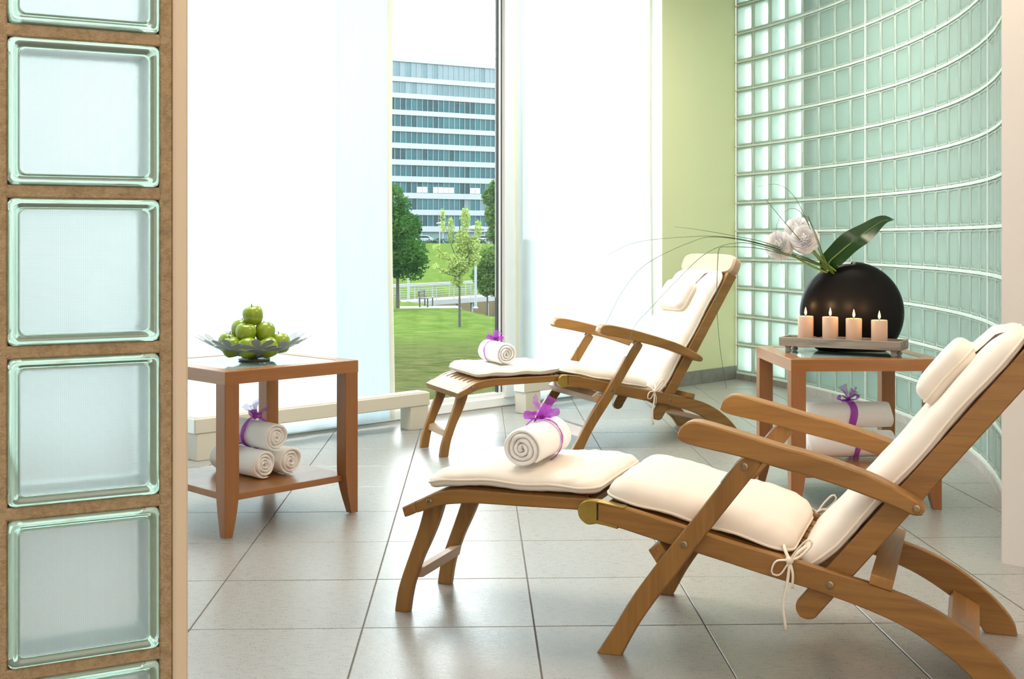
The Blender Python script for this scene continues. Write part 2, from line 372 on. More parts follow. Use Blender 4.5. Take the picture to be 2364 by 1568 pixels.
for i in range(21):
    p = arcpt(i); p2 = arcpt(i+1) if i < 20 else arc[21]; mid = ((p[0]+p2[0])/2, (p[1]+p2[1])/2); h = heads[i]
    for k in range(14):
        if bdat is None: o = block_mesh('glass_block', .1925, .186, .08, (blk_rim, blk_panel)); bdat = o.data
        else: o = inst('glass_block', bdat, gwall)
        o.location = (mid[0], mid[1], .048+.2*k+.1); o.rotation_euler = (0, 0, h)
def arcbar(z0, z1, y0, y1, i0=0, i1=21):
    rings = [[(*arcpt(i, y0), z0), (*arcpt(i, y0), z1-.002), (*arcpt(i, y0+.002), z1), (*arcpt(i, y1), z1), (*arcpt(i, y1), z0)] for i in range(i0, i1)] + \
            [[(*arcpt(i1, y0) , z0), (*arcpt(i1, y0), z1-.002), (*arcpt(i1, y0+.002), z1), (*arcpt(i1, y1), z1), (*arcpt(i1, y1), z0)]]
    return loops(rings)
for k in range(15):
    z = .048+.2*k
    V, Fc = arcbar(z-.007, z+.007, -.004, .075); mesh('joint', V, Fc, joint_m, gwall)
for i in range(0, 22):
    p = arcpt(i); h = ARC_A+ARC_K*.2*i; wd = .008 if i in (8, 18) else .0034; y0 = -.003 if i in (8, 18) else .004
    V, Fc = box(-wd, wd, y0, .07, .05, 2.84, .001); o = mesh('upright_joint', V, Fc, joint_m, gwall); o.location = (p[0], p[1], 0); o.rotation_euler = (0, 0, h)
bb2 = thing('baseboard_right', 'low stone kerb along the foot of the glass block wall', 'baseboard', kind='structure')
for i in range(21):
    for s0, s1 in ((.006, .497), (.503, .994)):
        pa = [Vector(arcpt(i, q)).lerp(Vector(arcpt(i+1, q) if i < 20 else arcpt(21, q)), s) for q, s in ((-.012, s0), (-.012, s1), (.075, s1), (.075, s0))]
        V, Fc = extrude_poly([tuple(v) for v in pa], 0, .041); mesh('base_tile', V, Fc, base_m if i < 4 else base_pale, bb2)
# ---- window wall
win = thing('window_1', 'full height window with white frame and one bare pane on the park', 'window', (W0.x, W0.y, 0), WRZ, kind='structure')
def wb(name, x0, x1, y0, y1, z0, z1, m, b=.004):
    V, Fc = box(x0, x1, y0, y1, z0, z1, b); return mesh(name, V, Fc, m, win, 30)
wb('bottom_rail', -6.6, 2.81, 0, .06, 0, .055, white_paint); wb('sill_bead', -6.6, 2.81, .012, .055, .055, .082, white_paint)
wb('top_rail', -6.6, 2.81, 0, .12, 2.74, CEIL, white_paint)
wb('floor_gasket', -6.6, 2.81, -.004, .001, .0005, .006, joint_dark, .001)
mul = [-6.5, -4.2, -1.9, 1.50]
for q in mul:
    wb('mullion', q, q+.15, -.01, .052, .05, 2.75, white_paint)
    wb('gasket', q-.011, q-.0005, .018, .046, .082, 2.74, black_rubber, .002); wb('gasket', q-.033, q-.026, .022, .046, .082, 2.74, black_rubber, .001)
    wb('bead', q-.026, q-.011, .016, .05, .082, 2.74, white_paint, .002)
for q0, q1 in ((-6.35, -4.235), (-4.05, -1.935), (-1.75, 1.466), (1.65, 2.81)):
    wb('pane', q0, q1, .036, .044, .08, 2.75, pane_m, .001)
# ---- curtains
def curtain(label, q0, q1, y, hems, seed, fold=None, z0=.03):
    rnd = random.Random(seed); ph = [rnd.uniform(0, 6.28) for _ in range(4)]
    t = thing('curtain', label, 'curtain', (*wpt(q0, y), 0), WRZ, 'sheer curtain panels along the window')
    def sheet(name, a, b, yo, m, th=0):
        n = max(3, int((b-a)/.03)); nz = 24; V = []
        for k in range(nz+1):
            z = z0 + (2.80-z0)*k/nz
            for i in range(n+1):
                x = a+(b-a)*i/n; X = q0+x
                wob = .010*math.sin(X*9+ph[0])+.005*math.sin(X*23+ph[1]+z*.6)+.004*math.sin(X*41+ph[2])
                ex = .012*math.sin(z*2.2+ph[3])*(1-z/2.8)
                V.append((x+ex, yo+wob*(1.1-.3*z/2.8), z))
        Fq = [[k*(n+1)+i, k*(n+1)+i+1, (k+1)*(n+1)+i+1, (k+1)*(n+1)+i] for k in range(nz) for i in range(n)]
        return mesh(name, V, Fq, m, t, 80)
    L = q1-q0
    sheet('panel', 0, L, 0, curtain_m)
    if fold: sheet('fold', fold[0]-q0, fold[1]-q0, .018, curtain_m)
    for h in hems:
        if h == 'r': sheet('hem', L-.034, L+.002, -.0025, hem_m)
        else: sheet('hem', -.002, .030, -.0025, hem_m)
    return t
curtain('wide sheer white curtain left of the bare window pane', -1.30, .572, -.10, 'r', 1, (.20, .565))
curtain('sheer white curtain right of the bare pane, beside the green wall', 1.488, 2.765, -.10, 'lr', 2)
curtain('sheer white curtain behind the upper glass blocks at left', -3.15, -1.27, -.115, 'r', 3)
curtain('sheer white curtain at the far left end of the window', -5.1, -3.12, -.10, 'r', 4)
# ---- convectors
def convector(label, q0, q1):
    t = thing('radiator', label, 'radiator', (*wpt(q0, -.328), 0), WRZ, 'low bench radiators under the window'); L = q1-q0
    V, Fc = box(0, L, 0, .095, .122, .190, .004); mesh('casing', V, Fc, rad_m, t, 30)
    for k in range(4):
        V, Fc = box(.012, L-.012, .012+.02*k, .024+.02*k, .188, .1945, .001); mesh('grille_bar', V, Fc, rad_top, t)
    for x in (.008, L-.128):
        V, Fc = box(x, x+.12, .003, .092, 0, .122, .003); mesh('foot', V, Fc, rad_m, t, 30)
    V, Fc = box(-.004, 0, .004, .091, .124, .188, .002); mesh('end_cap', V, Fc, rad_top, t)
convector('low beige radiator behind the table with apples', -.73, .644)
convector('low beige radiator behind the far deck chair', 1.352, 2.70)
# ---- block partition on the left
part = thing('wall_front', 'brown mortar partition with a column of clear glass blocks at left', 'wall', (-.458, 1.572, 0), math.atan2(.466, .884), kind='structure')
mb = MB(); NC = 3
for k in range(NC+1):
    x0, x1 = (-.2*k, .0167) if k == 0 else (-.2*k, -.2*k+.016)
    if k == NC: x0 = -2.9
    mb.add(*box(x0, x1, .0035, .0765, 0, CEIL, .002))
rows = [(1.066-.2*5+.2*j, 1.25-.2*5+.2*j) for j in range(13)]
zc = 0
for j in range(len(rows)+1):
    z0 = rows[j-1][1] if j else 0; z1 = rows[j][0] if j < len(rows) else CEIL
    mb.add(*box(-.2*NC, .002, .004, .076, z0, z1, .002))
o = mb.build('mortar', mortar, part)
V, Fc = box(.0167, .0358, -.0015, .082, 0, CEIL, .003); mesh('edge_trim', V, Fc, beige_trim, part, 30)
def rrect(x0, x1, z0, z1, y, r, n=5):
    P = []
    for cx_, cz_, a0 in ((x1-r, z0+r, -90), (x1-r, z1-r, 0), (x0+r, z1-r, 90), (x0+r, z0+r, 180)):
        for k in range(n): a = R(a0+90*k/(n-1)); P.append((cx_+r*math.cos(a), y, cz_+r*math.sin(a)))
    return P
H = .184
def rg(i, y, r): return rrect(i, H-i, i, H-i, y, r)
rimr = [rg(0, .077, .008), rg(0, .007, .008), rg(.0008, .003, .008), rg(.003, .0005, .008), rg(.0062, 0, .008), rg(.0085, .0012, .008), rg(.0100, .0042, .008), rg(.0118, .0048, .008),
        rg(.0132, .003, .008), rg(.0142, .003, .008), rg(.0142, .077, .008), rg(0, .077, .008)]
rimV, rimF = loops(rimr, caps=False)
panV, panF = loops([rg(.0140, .010, .008), rg(.0140, .004, .008), rg(.0155, .0022, .008), rg(.020, .0015, .008)])
rd = pd = None
for k in range(NC):
    for z0, z1 in rows:
        if rd is None:
            b = mesh('glass_block', rimV, rimF, near_rim, part, 50); rd = b.data
            p = mesh('pane', panV, panF, near_panel, b, 40); pd = p.data
        else: b = inst('glass_block', rd, part); p = inst('pane', pd, b)
        b.location = (-.2*k-.184, 0, z0)
        p2 = inst('pane', pd, b, (H, .0785, 0), math.pi)
# ================================================================== OUTSIDE
def sm(a, b, x): t = max(0, min(1, (x-a)/(b-a))); return t*t*(3-2*t)
PROF = [(0, -.25), (6, -.32), (12, -.52), (20, -.90), (30, -1.55), (45.8, -2.38), (60, -2.40), (75, -2.8), (90, -3.25), (108, -3.15), (135, -2.75), (180, -1.7), (212, -.80), (224, .02), (400, .10)]
def prof(y):
    for (a, za), (b, zb) in zip(PROF, PROF[1:]):
        if y <= b: return za+(zb-za)*(y-a)/(b-a)
    return PROF[-1][1]
def ground(x, y):
    z = prof(y)
    edge = 52+ max(0, (-x-.5))*3.4   # lawn edge bends away to the left
    rav = sm(edge, edge+7, y)*(1-sm(92, 104, y))*sm(-9.5, -5.0, x)
    return z - 2.6*rav + .05*noise.noise(Vector((x*.15, y*.15, 0)))
def ymap(t): return 5.0+ 395*(t**2.2)
gm, nt, N, L, P, O = nm('park_grass')
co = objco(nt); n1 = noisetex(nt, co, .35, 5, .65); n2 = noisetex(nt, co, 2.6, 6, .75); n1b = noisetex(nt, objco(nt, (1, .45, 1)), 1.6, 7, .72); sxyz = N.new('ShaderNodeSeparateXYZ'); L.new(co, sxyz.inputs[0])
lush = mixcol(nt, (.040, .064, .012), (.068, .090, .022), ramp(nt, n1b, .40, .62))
worn_shaded = mixcol(nt, (.022, .035, .008), (.062, .055, .024), ramp(nt, n2, .38, .62))  # brown wear patches, with the building's shade painted in as darker green
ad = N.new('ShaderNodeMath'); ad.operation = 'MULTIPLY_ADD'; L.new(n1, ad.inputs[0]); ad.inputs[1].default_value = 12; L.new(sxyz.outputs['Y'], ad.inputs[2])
mx = N.new('ShaderNodeMix'); mx.data_type = 'RGBA'; L.new(ramp(nt, ad.outputs[0], 24, 46), mx.inputs[0]); L.new(worn_shaded, mx.inputs[6]); L.new(lush, mx.inputs[7])
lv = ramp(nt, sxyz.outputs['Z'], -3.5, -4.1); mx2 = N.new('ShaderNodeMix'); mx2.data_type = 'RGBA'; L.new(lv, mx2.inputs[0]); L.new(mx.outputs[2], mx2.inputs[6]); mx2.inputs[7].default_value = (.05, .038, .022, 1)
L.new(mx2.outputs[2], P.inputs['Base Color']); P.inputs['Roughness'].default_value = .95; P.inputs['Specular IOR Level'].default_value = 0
bump(nt, P, n2, .5, .05)
NY, NX = 150, 70; V = []
for j in range(NY+1):
    y = ymap(j/NY)
    for i in range(NX+1):
        u = i/NX*2-1; x = -3+ (abs(u)**1.5)*math.copysign(1, u)*(14+y*.55)
        yy = max(y, 7.232+.9754*x+.25) if y < 16 else y
        V.append((x, yy, ground(x, yy)))
Fq = [[j*(NX+1)+i, j*(NX+1)+i+1, (j+1)*(NX+1)+i+1, (j+1)*(NX+1)+i] for j in range(NY) for i in range(NX)]
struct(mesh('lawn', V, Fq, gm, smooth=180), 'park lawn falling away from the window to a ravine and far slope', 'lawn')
# ---- office block
sp_m = pmat('pale_spandrel', (.155, .165, .185), .5); mul_m = pmat('alu_mullion', (.13, .15, .165), .4)
gl = [pmat('office_glass_%s' % n, c, .15, spec=.12) for n, c in (('deep', (.008, .026, .034)), ('teal', (.012, .044, .056)), ('mid', (.018, .058, .070)), ('pale', (.065, .10, .115)), ('sky_reflection', (.10, .13, .15)))]  # palest two tones: sky reflection on the top floors put into the colour
lit_m = emit('lit_office_window', (.85, .95, .88), .75)
BL = (-26.5, 264); BA = math.atan2(13, 22.6)
off = thing('office_building', 'tall glazed office block with white floor bands beyond the park', 'building', (*BL, 0), BA)
NB, BW, X0 = 27, 1.33, -3.0; XE = X0+NB*BW
V, Fc = box(X0, XE, .5, 18, 0, 40.6, .05); mesh('core', V, Fc, pmat('office_core', (.05, .09, .10), .5), off)
gfl = [(36.5, 39.8), (32.9, 35.4), (29.2, 31.8), (25.55, 28.1), (21.95, 24.45), (18.3, 20.75), (14.65, 17.1), (11, 13.4), (7.3, 9.75), (3.65, 6.1)]
edges = [40.9] + [v for a in gfl for v in (a[1], a[0])] + [2.4]
for k in range(0, len(edges), 2):
    V, Fc = box(X0-.3, XE+.3, -.12, .6, edges[k+1], edges[k], .04); mesh('floor_band', V, Fc, sp_m, off)
rnd = random.Random(5); pdat = {}
for fi, (z0, z1) in enumerate(gfl):
    for b in range(NB):
        x = X0+b*BW
        w = rnd.random()
        if fi == 0: gi = 4 if w < .8 else 3
        elif fi == 1: gi = (4 if b < 11 else 3) if w < .7 else 3
        elif fi == 8: gi = rnd.choice((2, 2, 3, 0))
        else: gi = rnd.choice((0, 0, 1, 1, 2) if b < 12 else (0, 1, 1, 2, 2))
        key = (gi, fi in (0,), round(z1-z0, 2))
        if key not in pdat:
            V, Fc = loops([[(.04, .25, 0), (BW-.04, .25, 0), (BW-.04, .25, z1-z0), (.04, .25, z1-z0)], [(.04, .2, .03), (BW-.04, .2, .03), (BW-.04, .2, z1-z0-.03), (.04, .2, z1-z0-.03)]])
            o = mesh('window_pane', V, Fc, gl[gi], off); pdat[key] = o.data
        else: o = inst('window_pane', pdat[key], off)
        o.location = (x, 0, z0)
for b in range(NB+1):
    x = X0+b*BW; V, Fc = box(x-.045, x+.045, .02, .3, 2.4, 40.2, .01); mesh('upright_mullion', V, Fc, mul_m, off)
for b in (7, 8, 10, 11, 12, 13, 17, 18, 21, 22):
    V, Fc = box(X0+b*BW+.12, X0+b*BW+BW-.1, .14, .21, 11.15, 12.35, .02); mesh('lit_panel', V, Fc, lit_m, off)
for b in range(0, NB+1, 4):
    x = X0+b*BW; V, Fc = lathe([(.28, 0), (.28, 2.5)], 10, x, .6); mesh('column', V, Fc, sp_m, off, 40)
V, Fc = box(X0, XE, 1.2, 1.3, 0, 2.4, .02); mesh('ground_floor_glazing', V, Fc, gl[1], off)
# ---- parking, kerb, hedge, cars
V, Fc = box(-60, 40, 226.5, 227.3, -.1, .28, .03); struct(mesh('kerb', V, Fc, pmat('kerb', (.27, .27, .26), .8)), 'pale kerb at the top of the far slope', 'kerb')
def leafcloud(name, blobs, n, size, m, parent=None, seed=1, shell=.35):
    rnd = random.Random(seed); V = []; Fq = []; tot = sum(b[3]*b[4]*b[5] for b in blobs)
    for (x, y, z, a, b, c) in blobs:
        for _ in range(int(n*a*b*c/tot)+10):
            d = Vector((rnd.gauss(0, 1), rnd.gauss(0, 1), rnd.gauss(0, 1))).normalized(); q = rnd.uniform(shell, 1)**.6
            q *= 1+.22*noise.noise(Vector((d.x*2.3+x, d.y*2.3+y, d.z*2.3+z)))
            p = Vector((x+d.x*a*q, y+d.y*b*q, z+d.z*c*q)); s = size*rnd.uniform(.6, 1.3)
            u = Vector((rnd.gauss(0, 1), rnd.gauss(0, 1), rnd.gauss(0, .5))).normalized(); w = u.orthogonal().normalized(); w.rotate(Matrix.Rotation(rnd.uniform(0, 6.28), 3, u))
            k = len(V); V += [p-u*s, p+w*s*.5+u*s*.1, p+u*s, p-w*s*.5+u*s*.1]; Fq.append([k, k+1, k+2, k+3])
    return mesh(name, V, Fq, m, parent)
def leafm(name, a, b):
    m, nt, N, L, P, O = nm(name); N.remove(P); d = N.new('ShaderNodeBsdfDiffuse'); t = N.new('ShaderNodeBsdfTranslucent')
    cs = mixcol(nt, a, b, ramp(nt, noisetex(nt, objco(nt), .9, 3), .35, .65)); L.new(cs, d.inputs[0]); L.new(cs, t.inputs[0])
    x = N.new('ShaderNodeMixShader'); x.inputs[0].default_value = .4; L.new(d.outputs[0], x.inputs[1]); L.new(t.outputs[0], x.inputs[2]); L.new(x.outputs[0], O.inputs[0]); return m
lf_dark = leafm('oak_leaves', (.016, .055, .012), (.042, .105, .018)); lf_yel = leafm('young_leaves', (.19, .255, .055), (.28, .335, .11)); lf_mid = leafm('bank_leaves', (.034, .085, .022), (.095, .15, .036)); lf_hedge = leafm('hedge_leaves', (.015, .04, .015), (.025, .06, .02))
bark = pmat('bark', (.028, .022, .016), .9)
hd = leafcloud('hedge', [(x, 226, .45, 3.2, .7, .5) for x in range(-44, 24, 4)], 2600, .22, lf_hedge, seed=9)
tag(hd, 'low clipped dark hedge in front of the parked cars', 'hedge', kind='stuff')
def car(label, x, y, body, rz=0):
    t = thing('car', label, 'car', (x, y, .1), rz, 'cars parked before the office block')
    top = [(-2.1, .62), (-1.95, .80), (-1.2, .92), (-.75, 1.38), (.2, 1.46), (1.1, 1.40), (1.75, .98), (2.1, .90), (2.15, .6)]
    bot = [(-2.1, .35), (-1.9, .28), (-1.2, .26), (-.7, .26), (.2, .26), (1.1, .26), (1.7, .28), (2.05, .30), (2.15, .45)]
    V, Fc = plank(top, bot, -.85, .85, 22, .12); mesh('body', V, Fc, body, t, 40)
    wt = [(-.95, .98), (-.62, 1.32), (.2, 1.39), (1.0, 1.33), (1.45, 1.0)]; wb_ = [(-.95, .93), (-.6, .93), (.2, .93), (1.0, .93), (1.45, .93)]
    for s in (-1, 1):
        V, Fc = plank(wt, wb_, s*.845, s*.862, 10, .004); mesh('side_window', V, Fc, gl[0], t)
    for a in (-1.32, 1.32):
        for s in (-1, 1):
            V, Fc = rod((a, s*.70, .31), (0, s, 0), .31, .18, 16); mesh('wheel', V, Fc, black_rubber, t, 40)
carm = [pmat('car_silver', (.2, .215, .23), .3, .2), pmat('car_white', (.30, .31, .32), .3), pmat('car_dark', (.05, .06, .08), .3)]
def carx(px, y): return (px-CX)/F*y
car('silver car parked below the office block, left of the lamp post', carx(974, 236), 236, carm[0], .2)
car('white car parked below the office block, right of the lamp post', carx(1112, 236), 236, carm[1], .1)
# ---- trees
def tree(name, label, base, top_z, tr, blobs, n, size, lm, seed, lean=(0, 0), branches=()):
    t = thing(name, label, 'tree', tuple(base), 0, 'trees in the park'); b0 = Vector(base)
    V, Fc = tube([(0, 0, -.1), (lean[0]*.4, lean[1]*.4, top_z*.4), (lean[0], lean[1], top_z)], lambda u: tr*(1-.75*u), 8, 10); mesh('trunk', V, Fc, bark, t, 60)
    for p, q in branches:
        p = Vector(p)-b0; q = Vector(q)-b0; V, Fc = tube([p, p.lerp(q, .5)+Vector((0, 0, -.1)), q], lambda u: tr*.45*(1-.8*u), 6, 6); mesh('branch', V, Fc, bark, t, 60)
    bl = [(x-b0.x, y-b0.y, z-b0.z, a, b, c) for x, y, z, a, b, c in blobs]
    leafcloud('crown', bl, n, size, lm, t, seed)
def blob(px, py, Y, rx, rz): p = at(px, py, Y); s = Y/F; return (p.x, p.y, p.z, rx*s, rx*s*.9, rz*s)
bs = at(918, 707, 57)
tree('oak_tree', 'dense dark green tree with a slim trunk beside the left curtain', bs, 3.2, .10,
     [blob(915, 600, 57, 62, 45), blob(945, 585, 56.5, 45, 40), blob(905, 530, 57, 66, 50), blob(942, 520, 57.4, 36, 30), blob(900, 465, 57, 42, 45), blob(930, 480, 56.8, 22, 26), blob(965, 610, 57, 26, 26), blob(880, 570, 57.5, 60, 70), blob(955, 635, 56.6, 22, 14)], 19000, .085, lf_dark, 1)
bs = at(1061, 757, 45.8)
tree('young_tree', 'slender young tree with upright yellow-green shoots on the lawn', bs, 4.1, .055,
     [blob(1074, 505, 45.8, 12, 30), blob(1068, 560, 45.8, 20, 34), blob(1022, 510, 45.8, 7, 32), blob(1041, 530, 45.9, 9, 32), blob(1104, 530, 45.7, 9, 26), blob(1096, 565, 45.8, 15, 22), blob(1060, 610, 45.8, 30, 30), blob(1090, 595, 46, 20, 22), blob(1008, 572, 45.7, 10, 9), blob(1022, 592, 45.7, 15, 9), blob(1006, 615, 45.6, 10, 7), blob(1025, 626, 45.7, 12, 7), blob(1056, 650, 45.8, 16, 13)], 8000, .05, lf_yel, 2,
     branches=[(at(1062, 620, 45.8), at(1022, 500, 45.8)), (at(1062, 630, 45.8), at(1104, 525, 45.7)), (at(1061, 640, 45.8), at(1002, 612, 45.6)), (at(1062, 600, 45.8), at(1041, 520, 45.9)), (at(1061, 615, 45.8), at(1005, 570, 45.7))])
bs = at(1125, 722, 84); bs.z = ground(bs.x, bs.y)
tree('bank_tree', 'mid green tree on the ravine bank at the right end of the footbridge', bs, 3.6, .10,
     [blob(1120, 640, 84, 32, 34), blob(1135, 600, 84, 34, 34), blob(1150, 650, 84, 34, 36), blob(1108, 625, 83.6, 18, 20), blob(1126, 670, 83.5, 22, 16)], 8000, .11, lf_mid, 3)
bs = at(1142, 570, 190); bs.z = ground(bs.x, bs.y)
tree('far_tree', 'taller green tree at the far right, in front of the office block', bs, 8.0, .2,
     [blob(1142, 500, 190, 22, 34), blob(1128, 455, 190, 16, 20), blob(1140, 440, 190, 14, 26), blob(1146, 540, 190, 24, 22)], 3600, .30, lf_mid, 4)
# ---- footbridge, bench, posts
br_m = pmat('bridge_white', (.155, .16, .16), .5); conc = pmat('concrete', (.13, .125, .115), .8); dk = pmat('dark_timber', (.018, .015, .013), .7)
b0 = Vector((-9.6, 81.0)); b1 = Vector((4.2, 100.6)); bd = (b1-b0); BLn = bd.length
bridge = thing('footbridge', 'white footbridge with railings crossing the ravine', 'bridge', (b0.x, b0.y, -3.36), math.atan2(bd.y, bd.x))
V, Fc = box(0, BLn, -1.0, 1.0, -.38, 0, .02); mesh('deck', V, Fc, br_m, bridge)
for s in (-1, 1):
    V, Fc = box(0, BLn, s*1.0-.05, s*1.0+.05, 1.02, 1.12, .02); mesh('handrail', V, Fc, br_m, bridge)
    for z in (.22, .38, .54, .70, .86):
        V, Fc = box(0, BLn, s*1.0-.012, s*1.0+.012, z, z+.022, .004); mesh('rail_wire', V, Fc, br_m, bridge)
    for k in range(13):
        x = BLn*k/12; V, Fc = box(x-.03, x+.03, s*1.0-.03, s*1.0+.03, 0, 1.05, .008); mesh('baluster', V, Fc, br_m, bridge)
for x in (10.5, 12.5, 17.5):
    for s in (-.7, .7):
        V, Fc = box(x-.07, x+.07, s-.07, s+.07, -2.6, -.35, .01); mesh('pier', V, Fc, br_m, bridge)
V, Fc = tube([(12.5, -.7, -2.2), (17.5, -.7, -1.9), (21, -.7, -.5)], .07, 6, 10); mesh('brace', V, Fc, br_m, bridge)
V, Fc = box(-40, 0, -1, 1, -.2, -.02, .02); o = mesh('path', V, Fc, conc); o.location = (b0.x, b0.y, -3.36); o.rotation_euler = (0, 0, math.atan2(bd.y, bd.x)*.0)
struct(o, 'pale path leading to the left end of the footbridge', 'path')
bp = at(984, 707, 60); bp.z = ground(bp.x, bp.y)
bench = thing('park_bench', 'dark timber park bench on the lawn edge by the footbridge', 'bench', tuple(bp), R(82))
for y in (0, .15, .30):
    V, Fc = box(-.75, .75, -.25+y, -.13+y, .42, .46, .01); mesh('seat_slat', V, Fc, dk, bench)
for z in (.55, .70):
    V, Fc = box(-.75, .75, .22, .26, z, z+.11, .01); mesh('back_slat', V, Fc, dk, bench)
for x in (-.6, .6):
    
        for yl in (-.20, .20): V, Fc = box(x-.035, x+.035, yl-.03, yl+.03, 0, .42, .01); mesh('leg', V, Fc, dk, bench)
        V, Fc = box(x-.03, x+.03, .20, .24, .4, .82, .01); mesh('back_post', V, Fc, dk, bench)
V, Fc = box(-1.4, 1.6, -1.4, .5, -.05, .02, .01); o = mesh('paving_pad', V, Fc, conc); o.location = tuple(bp); o.rotation_euler = (0, 0, R(10)); struct(o, 'pale paving under the park bench', 'paving')
post_m = pmat('lamp_post_white', (.15, .165, .17), .4)
def lamp(label, px, ybase, Y, h, head=True):
    p = at(px, ybase, Y); t = thing('street_lamp', label, 'lamp post', tuple(p), 0, 'lamp posts in the park')
    V, Fc = lathe([(.16, 0), (.16, .05), (.085, .12), (.07, h)], 12); mesh('post', V, Fc, post_m, t, 40)
    if not head: return
    V, Fc = lathe([(.03, h-.05), (.55, h+.02), (.60, h+.12), (.40, h+.26), (.05, h+.33)], 16); mesh('lamp_head', V, Fc, post_m, t, 50)
lamp('thin white lamp post left of the young tree, near the cars', 1015, 580, 205, 4.6)
lamp('thin white post rising before the right half of the footbridge', 1098, 712, 76, 4.9)
lamp('thin pale post at the left end of the footbridge', 943, 697, 79, 1.6, False)
# ================================================================== FURNITURE
# ---- side tables
TA = .2785; TH = .557
def table(label, c, rz):
    t = thing('side_table', label, 'table', (c[0], c[1], 0), rz, 'cherry wood side tables'); w = .056; z0, z1 = TH-.044, TH
    for k in range(4):
        a = k*math.pi/2; ca, sa = math.cos(a), math.sin(a)
        rot = lambda p: (p[0]*ca-p[1]*sa, p[0]*sa+p[1]*ca)
        poly = [rot(p) for p in ((-TA, -TA), (TA, -TA), (TA-w, -TA+w), (-TA+w, -TA+w))]
        ins = [rot(p) for p in ((-TA+.0015, -TA+.0015), (TA-.0015, -TA+.0015), (TA-w, -TA+w), (-TA+w, -TA+w))]
        V, Fc = loops([[(x, y, z0) for x, y in poly], [(x, y, z1-.0015) for x, y in poly], [(x, y, z1) for x, y in ins]])
        mesh('frame_rail', V, Fc, tb_x if k % 2 == 0 else tb_y, t)
    V, Fc = box(-TA+w+.0005, TA-w-.0005, -TA+w+.0005, TA-w-.0005, TH-.008, TH-.001, .001); mesh('glass_top', V, Fc, tabletop_glass, t)
    for sx in (-1, 1):
        for sy in (-1, 1):
            rings = []
            for z, q in ((0, .030), (.02, .0335), (.05, .040), (.085, .047), (.12, .052), (.15, .0545), (.18, .055), (z0, .055)):
                xo, yo = sx*(TA-.0005), sy*(TA-.0005); xi, yi = sx*(TA-q), sy*(TA-q); e = .0015
                rings.append([(xo-sx*e, yo, z), (xi, yo, z), (xi, yi, z), (xo, yi, z), (xo, yo-sy*e, z)])
            V, Fc = loops([[(x, y, z+.004) if i == 0 else (x, y, z) for x, y, z in r] for i, r in enumerate(rings)]); l = mesh('leg', V, Fc, tb_z, t, 25)
            V, Fc = lathe([(.011, 0), (.011, .006)], 12, sx*(TA-.015), sy*(TA-.015)); mesh('glide', V, Fc, white_paint, l)
    V, Fc = box(-.252, .252, -.252, .252, .119, .142, .002); mesh('shelf', V, Fc, tb_x, t)
    return t
TL = (-.953, 4.386); TLR = R(45.5); TR = (1.29, 4.6925); TRR = R(1.5)
table('square wooden side table at left with apples on top', TL, TLR)
table('square wooden side table at right under the black vase and candles', TR, TRR)
